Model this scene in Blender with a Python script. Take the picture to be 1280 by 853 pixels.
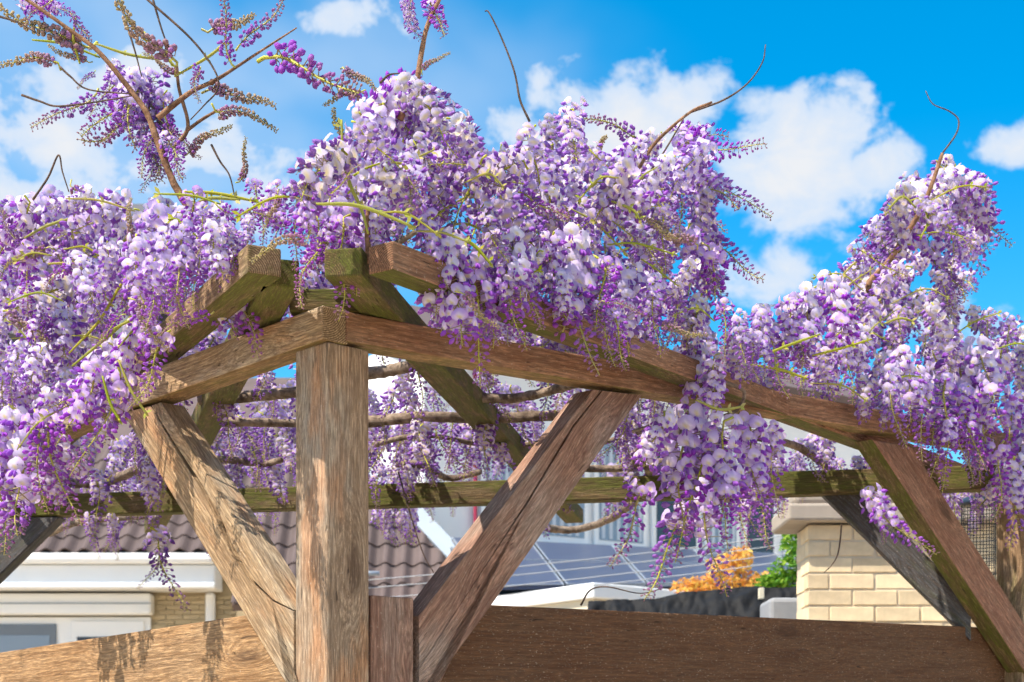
import bpy, bmesh, math, random
import numpy as np
from mathutils import Vector, Matrix
random.seed(7); np.random.seed(7)
for o in list(bpy.data.objects): bpy.data.objects.remove(o)
scene = bpy.context.scene
COL = scene.collection
rad = math.radians

# ------------------------------------------------------------------ camera
F, HZ = 1969.0, 930.0              # focal length and horizon row, in photograph pixels
CAM = Vector((0, 0, 1.5))
cd = bpy.data.cameras.new('camera'); cam = bpy.data.objects.new('camera', cd); COL.objects.link(cam)
cam.location = CAM; cam.rotation_euler = (rad(90), 0, 0)
cd.sensor_width = 36; cd.lens = F * 36 / 1280; cd.shift_y = (HZ - 426.5) / 1280
cd.clip_start = 0.05; cd.clip_end = 3000
cd.dof.use_dof = True; cd.dof.focus_distance = 3.25; cd.dof.aperture_fstop = 9.0
scene.camera = cam
scene.render.resolution_x = 1024; scene.render.resolution_y = 682
scene.view_settings.view_transform = 'Standard'; scene.view_settings.look = 'None'
scene.view_settings.gamma = 1.0; scene.view_settings.exposure = 1.1
scene.view_settings.use_curve_mapping = False

cy = scene.cycles
cy.max_bounces = 5; cy.diffuse_bounces = 3; cy.glossy_bounces = 2; cy.transmission_bounces = 3; cy.transparent_max_bounces = 4
cy.use_adaptive_sampling = True; cy.adaptive_threshold = .04; cy.use_light_tree = False
cy.caustics_reflective = False; cy.caustics_refractive = False
# ------------------------------------------------------------------ node helper
class NT:
    def __init__(s, tree): s.t = tree; s.n = tree.nodes; s.l = tree.links
    def new(s, typ, ins=None, **kw):
        n = s.n.new(typ)
        for k, v in kw.items(): setattr(n, k, v)
        for k, v in (ins or {}).items():
            sock = n.inputs[k]
            if hasattr(v, 'is_output'): s.l.new(v, sock)
            else: sock.default_value = v
        return n
    def math(s, op, a, b=0.0, c=0.0, clamp=False):
        n = s.new('ShaderNodeMath', {0: a, 1: b, 2: c}, operation=op); n.use_clamp = clamp; return n.outputs[0]
    def mix(s, f, a, b, blend='MIX'):
        n = s.new('ShaderNodeMix', data_type='RGBA', blend_type=blend)
        for k, v in ((0, f), (6, a), (7, b)):
            if hasattr(v, 'is_output'): s.l.new(v, n.inputs[k])
            else: n.inputs[k].default_value = v if k == 0 else tuple(v) + ((1,) if len(v) == 3 else ())
        return n.outputs[2]
    def smooth(s, x, lo, hi, a=0.0, b=1.0):
        n = s.new('ShaderNodeMapRange', {0: x, 1: lo, 2: hi, 3: a, 4: b}, interpolation_type='SMOOTHSTEP'); return n.outputs[0]
    def noise(s, vec, scale, detail=4, rough=0.55, dist=0.0):
        return s.new('ShaderNodeTexNoise', {'Vector': vec, 'Scale': scale, 'Detail': detail, 'Roughness': rough, 'Distortion': dist}).outputs[0]

# ------------------------------------------------------------------ world: sky with clouds
SUN_AZ, SUN_EL = rad(-121), rad(57)            # azimuth measured from +Y towards +X
world = bpy.data.worlds.new('World'); scene.world = world; world.use_nodes = True
w = NT(world.node_tree); w.n.clear()
sky = w.new('ShaderNodeTexSky', sky_type='NISHITA')
sky.sun_disc = False; sky.sun_elevation = SUN_EL; sky.sun_rotation = SUN_AZ
sky.air_density = 1.0; sky.dust_density = 0.2; sky.ozone_density = 3.0; sky.altitude = 0
tc = w.new('ShaderNodeTexCoord'); sep = w.new('ShaderNodeSeparateXYZ', {0: tc.outputs['Generated']})
az = w.math('ARCTAN2', sep.outputs[0], sep.outputs[1]); el = w.math('ARCSINE', sep.outputs[2])
vec = w.new('ShaderNodeCombineXYZ', {0: az, 1: w.math('MULTIPLY', el, 1.35), 2: 0.0}).outputs[0]
n1 = w.noise(vec, 24, 6, 0.60, 0.25); n2 = w.noise(vec, 7, 3, 0.5); n3 = w.noise(vec, 3.2, 4, 0.55, 0.4)
def sky_dir(px, py):
    a = math.atan((px - 640) / F); return a, math.atan((HZ - py) / F * math.cos(a))
field = None; dirv = w.new('ShaderNodeCombineXYZ', {0: az, 1: el, 2: 0.0}).outputs[0]
for px, py, rx, ry, k in ((770, 165, 150, 85, 1.0), (840, 120, 80, 60, .9), (690, 185, 110, 60, .9), (1000, 190, 125, 80, 1.0), 
                          (1090, 200, 85, 40, .75), (985, 265, 130, 60, .56), (950, 350, 150, 70, .56), (1275, 175, 70, 50, .9), 
                          (70, 170, 190, 70, .72), (250, 195, 150, 55, .7), (20, 240, 160, 50, .75), (430, 15, 90, 45, .66), (680, 100, 45, 24, .52),
                          (150, 110, 150, 60, .58), (330, 250, 130, 60, .62), (1190, 400, 130, 60, .55)):
    a0, e0 = sky_dir(px, py)
    sx, sy = F / rx, F / ry
    d = w.new('ShaderNodeVectorMath', {0: dirv, 1: (sx, sy, 0), 2: (-a0 * sx, -e0 * sy, 0)}, operation='MULTIPLY_ADD').outputs[0]
    d = w.new('ShaderNodeVectorMath', {0: d}, operation='LENGTH').outputs['Value']
    b = w.math('MULTIPLY_ADD', d, -k, 1.25 * k)
    field = b if field is None else w.math('MAXIMUM', field, b)
inframe = w.math('MULTIPLY', w.smooth(w.math('ABSOLUTE', az), .32, .5, 1, 0), w.smooth(sep.outputs[1], 0.0, .3))
rest = w.math('MULTIPLY', w.math('SUBTRACT', n3, .41), 5.0)  # clouds outside the view, cover raised to give whiter fill light
field = w.math('ADD', w.math('MULTIPLY', field, inframe), w.math('MULTIPLY', rest, w.math('SUBTRACT', 1.0, inframe)))
dens = w.math('ADD', field, w.math('ADD', w.math('MULTIPLY', w.math('SUBTRACT', n1, .5), 1.9), w.math('MULTIPLY', w.math('SUBTRACT', n2, .5), .9)))
cov = w.smooth(dens, .28, .68)
ah, eh = sky_dir(110, 150)
hx = w.math('DIVIDE', w.math('SUBTRACT', az, ah), .42); hy = w.math('DIVIDE', w.math('SUBTRACT', el, eh), .14)
veil = w.math('MULTIPLY', w.smooth(w.math('ADD', w.math('MULTIPLY', hx, hx), w.math('MULTIPLY', hy, hy)), 0.0, 1.0, .58, 0.0), w.smooth(n2, .25, .65))
cov = w.math('MAXIMUM', cov, veil)
core = w.smooth(dens, .55, 1.2)
hs = w.new('ShaderNodeHueSaturation', {'Hue': .487, 'Saturation': 1.5, 'Value': 1.0, 'Fac': 1.0, 'Color': sky.outputs[0]}).outputs[0]
bg1 = w.new('ShaderNodeBackground', {'Color': hs, 'Strength': 0.108})
ccol = w.mix(core, (.62, .72, .86), (.80, .80, .81))
bg2 = w.new('ShaderNodeBackground', {'Color': ccol, 'Strength': 0.53})
mx = w.new('ShaderNodeMixShader', {0: w.math('MULTIPLY', cov, .94), 1: bg1.outputs[0], 2: bg2.outputs[0]})
out = w.new('ShaderNodeOutputWorld', {0: mx.outputs[0]})
world.cycles.sampling_method = 'MANUAL'; world.cycles.sample_map_resolution = 256

sd = bpy.data.lights.new('sun', 'SUN'); sun = bpy.data.objects.new('sun', sd); COL.objects.link(sun)
sd.energy = 4.2; sd.angle = rad(0.53); sd.color = (1.0, .91, .78)
sdir = Vector((math.sin(SUN_AZ) * math.cos(SUN_EL), math.cos(SUN_AZ) * math.cos(SUN_EL), math.sin(SUN_EL)))
sun.location = sdir * 30; sun.rotation_euler = sdir.to_track_quat('Z', 'Y').to_euler()

# ------------------------------------------------------------------ geometry helpers
def ray(px, py): return Vector(((px - 640) / F, 1.0, (HZ - py) / F))
def PZ(px, py, z): return CAM + ray(px, py) * z              # a point at distance z in front of the eye
def PH(px, py, h): return PZ(px, py, h * F / (HZ - py))      # a point at height h above the eye
def PP(px, py, pl):                                          # a point on a vertical plane (p0, n)
    p0, n = pl; r = ray(px, py); return CAM + r * ((p0 - CAM).dot(n) / r.dot(n))
def link(name, me, mat=None, parent=None):
    o = bpy.data.objects.new(name, me); COL.objects.link(o)
    if mat is not None and me is not None and not me.materials: me.materials.append(mat)
    if parent is not None:
        o.parent = parent; o.matrix_parent_inverse = wm(parent).inverted()
    return o
def wm(o):
    m = Matrix.Translation(o.location) @ o.rotation_euler.to_matrix().to_4x4()
    return m if o.parent is None else wm(o.parent) @ o.matrix_parent_inverse @ m if False else m
def thing(name, label, cat, loc, group=None):
    o = bpy.data.objects.new(name, None); COL.objects.link(o); o.location = loc; o.empty_display_size = .1
    o['label'] = label; o['category'] = cat
    if group: o['group'] = group
    return o
def tag(o, label, cat, group=None):
    o['label'] = label; o['category'] = cat
    if group: o['group'] = group
    return o
def mesh(name, V, Fc, cols=None, smooth=False):
    me = bpy.data.meshes.new(name); me.from_pydata([tuple(v) for v in V], [], Fc); me.update()
    if cols is not None:
        at = me.color_attributes.new('Col', 'FLOAT_COLOR', 'POINT')
        at.data.foreach_set('color', np.array([tuple(c) + (1.0,) for c in cols], dtype=np.float32).ravel())
    if smooth: me.polygons.foreach_set('use_smooth', [True] * len(me.polygons))
    return me
def fix_normals(me):
    bm = bmesh.new(); bm.from_mesh(me); bmesh.ops.recalc_face_normals(bm, faces=bm.faces); bm.to_mesh(me); bm.free(); me.update()
def bevel(o, wd, seg=2):
    m = o.modifiers.new('bevel', 'BEVEL'); m.width = wd; m.segments = seg; m.limit_method = 'ANGLE'; m.angle_limit = rad(35)
def prism_data(front, back):
    n = len(front); V = list(front) + list(back)
    Fc = [list(range(n)), list(range(2 * n - 1, n - 1, -1))]
    for i in range(n): j = (i + 1) % n; Fc.append([i, i + n, j + n, j])
    return V, Fc
def solid(name, pieces, axis, nrm, mat, parent, bev=.004, under=None):
    """pieces: list of (front polygon, back polygon) in world space; the object's X runs along the grain"""
    X = axis.normalized(); Z = (nrm - X * nrm.dot(X)).normalized(); Y = Z.cross(X)
    R = Matrix((X, Y, Z)).transposed(); org = pieces[0][0][0]
    M = Matrix.Translation(org) @ R.to_4x4(); Mi = M.inverted()
    V, Fc = [], []
    for fr, bk in pieces:
        v, f = prism_data(fr, bk); k = len(V)
        V += [Mi @ p for p in v]; Fc += [[i + k for i in q] for q in f]
    me = mesh(name, V, Fc); fix_normals(me)
    o = link(name, me, mat, parent); o.location = org; o.rotation_euler = R.to_euler()
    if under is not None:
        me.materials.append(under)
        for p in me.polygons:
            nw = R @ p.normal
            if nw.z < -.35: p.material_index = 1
    if bev: bevel(o, bev)
    return o
def timber(name, polys, plane, thick, ax, mat, parent, bev=.004, under=None):
    n = plane[1]; pcs = []
    for q in (polys if isinstance(polys[0][0], (tuple, list)) else [polys]):
        inset = 0.0
        if isinstance(q[0], (int, float)): inset = q[0]; q = q[1:]
        fr = [PP(x, y, plane) - n * inset for x, y in q]; pcs.append((fr, [p - n * (thick - inset) for p in fr]))
    a = PP(*ax[0], plane); b = PP(*ax[1], plane)
    return solid(name, pcs, b - a, n, mat, parent, bev, under)
def box(name, lo, hi, mat, parent=None, bev=0.0, rotz=0.0):
    lo, hi = Vector(lo), Vector(hi); c = (lo + hi) / 2; s = (hi - lo) / 2
    V = [(sx * s.x, sy * s.y, sz * s.z) for sx in (-1, 1) for sy in (-1, 1) for sz in (-1, 1)]
    Fc = [(0, 1, 3, 2), (4, 6, 7, 5), (0, 4, 5, 1), (2, 3, 7, 6), (0, 2, 6, 4), (1, 5, 7, 3)]
    o = link(name, mesh(name, V, Fc), mat, parent); o.location = c
    if rotz: o.rotation_euler = (0, 0, rotz)
    if bev: bevel(o, bev)
    return o
def smooth_path(pts, n):
    P = [Vector(p) for p in pts]; out = []
    Q = [P[0] * 2 - P[1]] + P + [P[-1] * 2 - P[-2]]
    for i in range(len(P) - 1):
        p0, p1, p2, p3 = Q[i:i + 4]
        for k in range(n):
            t = k / n
            out.append(.5 * ((2 * p1) + (p2 - p0) * t + (2 * p0 - 5 * p1 + 4 * p2 - p3) * t * t + (3 * p1 - p0 - 3 * p2 + p3) * t ** 3))
    out.append(P[-1]); return out
def tube_data(path, radii, sides=7, rough=0.0):
    V, Fc = [], []; up = Vector((.13, .21, .97)); n = len(path)
    for i, p in enumerate(path):
        d = (path[min(i + 1, n - 1)] - path[max(i - 1, 0)]).normalized()
        a = d.cross(up)
        if a.length < .05: a = d.cross(Vector((1, 0, 0)))
        a.normalize(); b = d.cross(a)
        for k in range(sides):
            th = 2 * math.pi * k / sides; r = radii[i] * (1 + rough * random.uniform(-1, 1))
            V.append(p + (a * math.cos(th) + b * math.sin(th)) * r)
    for i in range(n - 1):
        for k in range(sides):
            k2 = (k + 1) % sides
            Fc.append([i * sides + k, i * sides + k2, (i + 1) * sides + k2, (i + 1) * sides + k])
    Fc.append(list(range(sides))[::-1]); Fc.append([(n - 1) * sides + k for k in range(sides)])
    return V, Fc
def tube(name, pts, r0, r1, mat, parent, sub=5, sides=7, rough=0.0):
    path = smooth_path(pts, sub); n = len(path)
    V, Fc = tube_data(path, [r0 + (r1 - r0) * i / (n - 1) for i in range(n)], sides, rough)
    org = path[0].copy(); V = [v - org for v in V]
    me = mesh(name, V, Fc, smooth=True); fix_normals(me)
    o = link(name, me, mat, parent); o.location = org; return o

# ------------------------------------------------------------------ materials
def newmat(name):
    m = bpy.data.materials.new(name); m.use_nodes = True; t = NT(m.node_tree); t.n.clear()
    return m, t
def finish(t, col, rough=.7, bump=None, bstr=.3, bdist=.01, spec=.3, extra=None):
    ins = {'Base Color': col if hasattr(col, 'is_output') else tuple(col) + (1,), 'Roughness': rough, 'Specular IOR Level': spec}
    if bump is not None: ins['Normal'] = t.new('ShaderNodeBump', {'Height': bump, 'Strength': bstr, 'Distance': bdist}).outputs[0]
    p = t.new('ShaderNodeBsdfPrincipled', ins)
    for k, v in (extra or {}).items(): p.inputs[k].default_value = v
    t.new('ShaderNodeOutputMaterial', {0: p.outputs[0]}); return p
def plain(name, col, rough=.6, var=.12, scale=4.0, spec=.3, **kw):
    m, t = newmat(name); tcn = t.new('ShaderNodeTexCoord').outputs['Object']
    oi = t.new('ShaderNodeObjectInfo').outputs['Random']
    n = t.noise(tcn, scale, 5)
    f = t.math('ADD', t.math('MULTIPLY', n, .8), t.math('MULTIPLY', oi, .4))
    c = t.mix(f, [x * (1 - var) for x in col], [min(1, x * (1 + var)) for x in col])
    finish(t, c, rough, n, .15, .004, spec, kw); return m
def wood(name, dark, light, grey=(.30, .27, .23), greyamt=.4, moss=0.0, tint=None, tintamt=0.0, fine=1.0, saw=0.0):
    m, t = newmat(name); tc = t.new('ShaderNodeTexCoord').outputs['Object']
    rnd = t.new('ShaderNodeObjectInfo').outputs['Random']
    off = t.new('ShaderNodeVectorMath', {0: tc, 1: t.new('ShaderNodeCombineXYZ', {0: t.math('MULTIPLY', rnd, 37.0), 1: t.math('MULTIPLY', rnd, 11.0), 2: rnd}).outputs[0]}, operation='ADD').outputs[0]
    def mp(sc, v=off): return t.new('ShaderNodeMapping', {'Vector': v, 'Scale': sc}).outputs[0]
    # knots bend the grain round them
    vor = t.new('ShaderNodeTexVoronoi', {'Vector': mp((2.3, 7, 7)), 'Scale': 1.0, 'Randomness': 1.0}).outputs['Distance']
    knot = t.smooth(vor, .07, .16, 1, 0); halo = t.smooth(vor, .05, .40, 1, 0)
    bend = t.new('ShaderNodeVectorMath', {0: off, 1: t.new('ShaderNodeCombineXYZ', {0: 0.0, 1: t.math('MULTIPLY', halo, .028), 2: t.math('MULTIPLY', halo, .028)}).outputs[0]}, operation='ADD').outputs[0]
    g1 = t.noise(mp((1.6, 26, 26), bend), 2.0, 6, .6, .3)
    g2 = t.noise(mp((7, 75, 75), bend), 2.2, 5, .7)
    rings = t.new('ShaderNodeTexWave', {'Vector': mp((.5, 60, 60), bend), 'Scale': 1.0, 'Distortion': 4.0, 'Detail': 3.0, 'Detail Scale': .6}, wave_type='BANDS', bands_direction='DIAGONAL').outputs[1]
    big = t.noise(mp((2.2, 5, 5)), 1.6, 5, .6)
    geo = t.new('ShaderNodeNewGeometry')
    nob = t.new('ShaderNodeVectorTransform', {0: geo.outputs['True Normal']}, vector_type='NORMAL', convert_from='WORLD', convert_to='OBJECT').outputs[0]
    nx = t.math('ABSOLUTE', t.new('ShaderNodeSeparateXYZ', {0: nob}).outputs[0])
    endg = t.smooth(nx, .75, .92)
    ring = t.new('ShaderNodeTexWave', {'Vector': mp((0, 60, 60), tc), 'Scale': 1.3, 'Distortion': 2.0, 'Detail': 2.0}, wave_type='RINGS', rings_direction='X').outputs[1]
    v = t.math('ADD', t.math('MULTIPLY', g1, .9), t.math('ADD', t.math('MULTIPLY', rings, .16), t.math('MULTIPLY', big, .35)))
    f = t.smooth(v, .42, 1.0)
    c = t.mix(f, dark, light)
    c = t.mix(t.math('MULTIPLY', t.smooth(big, .42, .66), greyamt), c, grey)
    if tint: c = t.mix(t.math('MULTIPLY', t.smooth(t.noise(mp((1.3, 4, 4)), 3.1, 3), .52, .68), tintamt), c, tint)
    fg = t.smooth(g2, .30, .62)
    c = t.mix(t.math('MULTIPLY', t.math('SUBTRACT', 1.0, fg), .36 * fine), c, (.09, .058, .038))
    spk = t.smooth(t.noise(mp((45, 75, 75)), 3.0, 3, .7), .60, .70)
    c = t.mix(t.math('MULTIPLY', spk, .42), c, (.70, .60, .48))
    c = t.mix(t.math('MULTIPLY', knot, .7), c, (.06, .03, .018))
    c = t.mix(endg, c, t.mix(ring, [x * .45 for x in dark], [x * .8 for x in light]))
    if moss:
        mm = t.math('MULTIPLY', t.smooth(t.noise(mp((3, 12, 12)), 2.4, 5, .65), .50 - .16 * moss, .66 - .1 * moss), min(1.0, .35 + moss * .6))
        c = t.mix(mm, c, t.mix(g2, (.045, .06, .008), (.13, .155, .018)))
    crack = t.smooth(t.noise(mp((1.1, 44, 44), bend), 3.0, 3, .5, .5), .25, .30)
    c = t.mix(t.math('MULTIPLY', t.math('SUBTRACT', 1.0, crack), .75), c, (.02, .014, .01))
    g3 = t.noise(mp((13, 140, 140), bend), 2.0, 3, .7)
    c = t.mix(t.smooth(g3, .35, .62, .55, 0), c, (.07, .042, .026))
    c = t.mix(t.smooth(g3, .54, .74, 0, .34), c, [min(1, x * 1.5) for x in light])
    chk = t.smooth(t.noise(mp((7, 48, 48), bend), 2.6, 2, .5), .25, .30)
    c = t.mix(t.math('MULTIPLY', t.math('SUBTRACT', 1.0, chk), .7), c, (.025, .017, .012))
    wear = t.smooth(t.noise(mp((2.6, 26, 26)), 2.2, 5, .7), .50, .60)
    c = t.mix(t.math('MULTIPLY', wear, .42), c, [x * .62 for x in dark])
    if saw:
        sw = t.new('ShaderNodeTexWave', {'Vector': mp((1, .12, .12)), 'Scale': 95.0, 'Distortion': 1.5, 'Detail': 2.0, 'Detail Scale': .8}, wave_type='BANDS', bands_direction='X').outputs[1]
        c = t.mix(t.math('MULTIPLY', sw, .28 * saw), c, [x * .45 for x in dark])
    h = t.math('ADD', t.math('MULTIPLY', g2, .8), t.math('MULTIPLY', chk, .8))
    finish(t, c, .82, h, .75, .006, .2); return m

M = {}
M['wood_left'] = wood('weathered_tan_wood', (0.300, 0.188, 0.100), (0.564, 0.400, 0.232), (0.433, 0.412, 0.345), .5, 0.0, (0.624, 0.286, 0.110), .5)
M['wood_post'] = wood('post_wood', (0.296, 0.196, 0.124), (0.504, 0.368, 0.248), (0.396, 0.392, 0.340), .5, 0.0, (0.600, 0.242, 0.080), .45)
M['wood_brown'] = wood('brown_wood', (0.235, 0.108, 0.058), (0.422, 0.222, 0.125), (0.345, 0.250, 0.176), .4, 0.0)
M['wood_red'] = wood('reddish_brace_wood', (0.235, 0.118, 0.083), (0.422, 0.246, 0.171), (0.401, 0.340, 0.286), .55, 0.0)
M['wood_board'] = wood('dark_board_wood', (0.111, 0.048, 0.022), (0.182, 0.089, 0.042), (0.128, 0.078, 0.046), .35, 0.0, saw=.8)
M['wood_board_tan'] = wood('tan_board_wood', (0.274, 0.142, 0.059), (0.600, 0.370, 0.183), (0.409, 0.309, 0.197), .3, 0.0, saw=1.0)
M['wood_moss'] = wood('mossy_wood', (0.120, 0.078, 0.034), (0.252, 0.172, 0.080), (0.180, 0.149, 0.080), .4, .95)
M['wood_rafter'] = wood('rafter_wood', (0.222, 0.133, 0.071), (0.444, 0.300, 0.174), (0.326, 0.289, 0.219), .4, .12)
M['wood_grey'] = wood('dark_grey_wood', (.055, .06, .068), (.12, .125, .135), (.14, .145, .15), .5, .05, fine=.6)  # dark blue-grey timber tone for the two rear braces
M['wood_greygreen'] = wood('mossy_brace_wood', (0.248, 0.111, 0.069), (0.405, 0.204, 0.129), (0.298, 0.198, 0.139), .35, 0.0)
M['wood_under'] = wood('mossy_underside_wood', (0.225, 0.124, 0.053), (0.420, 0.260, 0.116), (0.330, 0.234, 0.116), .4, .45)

def bark(name, a, b):
    m, t = newmat(name); tc = t.new('ShaderNodeTexCoord').outputs['Object']
    n = t.noise(tc, 55, 6, .7); n2 = t.noise(tc, 14, 3)
    c = t.mix(t.smooth(t.math('ADD', n, t.math('MULTIPLY', n2, .6)), .6, 1.0), a, b)
    finish(t, c, .85, n, .9, .006, .2); return m
M['bark'] = bark('vine_bark', (.10, .07, .05), (.30, .23, .17))
M['bark_brown'] = bark('twig_bark', (.13, .065, .035), (.34, .19, .11))
M['tendril'] = bark('tendril_bark', (.06, .042, .034), (.17, .11, .08))
def petalmat(name, trans=.4, rough=.55):
    m, t = newmat(name); a = t.new('ShaderNodeVertexColor', layer_name='Col').outputs[0]
    oi = t.new('ShaderNodeObjectInfo').outputs['Random']
    c = t.new('ShaderNodeHueSaturation', {'Hue': t.math('ADD', .488, t.math('MULTIPLY', oi, .024)), 'Saturation': t.math('ADD', .86, t.math('MULTIPLY', oi, .28)), 'Value': 1.0, 'Fac': 1.0, 'Color': a}).outputs[0]
    p = t.new('ShaderNodeBsdfPrincipled', {'Base Color': c, 'Roughness': rough, 'Specular IOR Level': .25})
    tr = t.new('ShaderNodeBsdfTranslucent', {'Color': c})
    mxs = t.new('ShaderNodeMixShader', {0: trans, 1: p.outputs[0], 2: tr.outputs[0]})
    t.new('ShaderNodeOutputMaterial', {0: mxs.outputs[0]}); return m
M['petal'] = petalmat('wisteria_petals', .48)
M['stalk'] = petalmat('flower_stalk_skin', .15)
M['leaf'] = petalmat('leaf_skin', .4)
M['white'] = plain('white_paint', (.78, .79, .80), .45, .05, 2)
M['white_pvc'] = plain('white_frame', (.80, .81, .82), .3, .03, 2)
M['cream'] = plain('cream_render', (.62, .55, .42), .8, .1, 3)
M['grey_panel'] = plain('grey_panel', (.16, .19, .23), .5, .1, 2)
M['glass_dark'] = plain('dark_glass', (.03, .04, .055), .08, .1, 2, .6)
M['glass_blue'] = plain('pale_glass', (.22, .29, .38), .1, .15, 1.5, .6)
M['curtain'] = plain('pale_curtain', (.50, .56, .64), .8, .08, 6)
M['tile'] = plain('mauve_roof_tile', (.095, .07, .068), .75, .45, 7)
M['tile_grey'] = plain('grey_roof_tile', (.10, .10, .115), .7, .25, 5)
M['lead'] = plain('lead_flashing', (.30, .35, .41), .5, .1, 3)
M['solar'] = plain('solar_cell', (.03, .045, .10), .3, .2, 3, .5)
M['alu'] = plain('aluminium_frame', (.27, .31, .37), .35, .05, 3, .5)
M['brick'] = plain('cream_brick', (.70, .54, .35), .9, .5, 14)
M['brick_house'] = plain('yellow_house_brick', (.42, .34, .22), .85, .25, 9)
M['mortar'] = plain('mortar', (.60, .51, .38), .9, .1, 20)
M['coping'] = plain('concrete_coping', (.34, .29, .24), .9, .2, 12)
M['net'] = plain('black_netting', (.010, .0105, .012), .7, .6, 30, .2)
M['crate'] = plain('grey_woven_box', (.30, .31, .33), .8, .15, 40)
M['cord'] = plain('pale_cord', (.40, .41, .43), .6, .05)
M['wire'] = plain('black_wire', (.015, .016, .018), .4, .1)
M['lid'] = plain('blue_black_lid', (.02, .035, .06), .35, .1)
M['seed'] = plain('bird_seed', (.40, .30, .17), .9, .5, 80)
M['peg'] = plain('cream_peg', (.75, .68, .52), .5, .05)
M['pole_red'] = plain('red_pole', (.30, .03, .07), .5, .05)
M['paving'] = plain('bounce_paving', (.46, .38, .28), .9, .2, 2)  # unseen ground, tone chosen warm and pale to bounce fill onto the timber
M['blue'] = plain('blue_cloth', (.02, .16, .42), .6, .1, 8)

# ------------------------------------------------------------------ setting: ground
g = mesh('ground', [(-300, -200, 0), (300, -200, 0), (300, 600, 0), (-300, 600, 0)], [(0, 1, 2, 3)])
go = link('ground', g, M['paving']); go['kind'] = 'structure'

# ------------------------------------------------------------------ pergola
LD = Vector((-math.sin(rad(44)), math.cos(rad(44)), 0)); RD = Vector((math.sin(rad(46)), math.cos(rad(46)), 0))
NL = Vector((-math.cos(rad(44)), -math.sin(rad(44)), 0)); NR = Vector((math.cos(rad(46)), -math.sin(rad(46)), 0))
P0 = PZ(409, 930, 3.0)                                # front edge of the corner post, at eye height
def PL(off): return (P0 + NL * off, NL)
def PR(off): return (P0 + NR * off, NR)
ra, rb = PZ(70, 930, 5.26), PZ(744, 930, 4.93); rdir = (rb - ra).normalized(); NB = Vector((rdir.y, -rdir.x, 0))
PB = (ra, NB)
def atz(p, z): return Vector((p.x, p.y, z))
perg = thing('pergola', 'weathered brown timber corner pergola carrying the flowering wisteria', 'pergola', atz(P0 + (LD + RD) * .05, 0))
def post(p, w, ztop, mat, name='post', turn=None):
    a, b = turn or (LD, RD)
    base = [atz(p, 0), atz(p + b * w, 0), atz(p + (a + b) * w, 0), atz(p + a * w, 0)]
    return solid(name, [([atz(q, ztop) for q in base], base)], Vector((0, 0, 1)), -b, mat, perg, .005)
ztop = 1.5 + (HZ - 425) * 3.0 / F - .002
post(P0, .103, ztop, M['wood_post'])
# beams
timber('beam', [(403, 381), (403, 424.5), (-330, 684.7), (-330, 656)], PL(.012), .062, ((403, 400), (-330, 668)), M['wood_left'], perg, .004, M['wood_under'])
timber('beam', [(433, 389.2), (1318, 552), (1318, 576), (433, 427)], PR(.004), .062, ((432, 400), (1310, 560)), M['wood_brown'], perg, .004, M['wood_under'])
rr = ra - rdir * 1.75; re = rb + rdir * 1.62
def rail(a, b, z0, z1, th, mat, name='beam'):
    fr = [atz(a, z0), atz(b, z0), atz(b, z1), atz(a, z1)]
    return solid(name, [(fr, [p - NB * th for p in fr])], b - a, NB, mat, perg)
HT = .837
rail(rr, re, 1.5 + HT - .075, 1.5 + HT - .002, .06, M['wood_moss'])
# rafters fan out over the corner and rest on the beams
def rafter(p0, p1, width, side, mat, hh=.052):
    """p0, p1: ends of one lower edge; side: +1 when the timber lies to its right"""
    d = (p1 - p0).normalized(); s = Vector((d.y, -d.x, 0)) * side
    fr = [p0, p0 + s * width, p0 + s * width + Vector((0, 0, hh)), p0 + Vector((0, 0, hh))]
    return solid('rafter', [(fr, [q + (p1 - p0) for q in fr])], p1 - p0, Vector((0, 0, -1)), mat, perg, .004, M['wood_moss'])
a = PH(309, 341, HT); rafter(a, a + Vector((-math.sin(rad(27.3)), math.cos(rad(27.3)), 0)) * 3.6, .064, 1, M['wood_rafter'])
b = PH(304, 487, HT); d2 = Vector((-math.sin(rad(16.5)), math.cos(rad(16.5)), 0)); rafter(b - d2 * .86, b + d2 * 2.68, .07, -1, M['wood_moss'])
c = PH(517, 461.6, HT); d3 = Vector((math.sin(rad(9.7)), math.cos(rad(9.7)), 0)); rafter(c - d3 * .70, c + d3 * 2.5, .07, 1, M['wood_moss'])
e = PH(491.6, 337, HT); d4 = Vector((math.sin(rad(36.5)), math.cos(rad(36.5)), 0)); rafter(e, e + d4 * 3.3, .06, -1, M['wood_brown'])
# blocking between the rafters above the corner
bl0 = PH(352, 372, HT + .004) + Vector((0, .10, 0)); bl1 = PH(470, 372, HT + .004) + Vector((0, .10, 0))
fr = [bl0, bl1, bl1 + Vector((0, 0, .046)), bl0 + Vector((0, 0, .046))]
solid('noggin', [(fr, [q + Vector((0, .035, 0)) for q in fr])], bl1 - bl0, Vector((0, -1, 0)), M['wood_moss'], perg)
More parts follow.
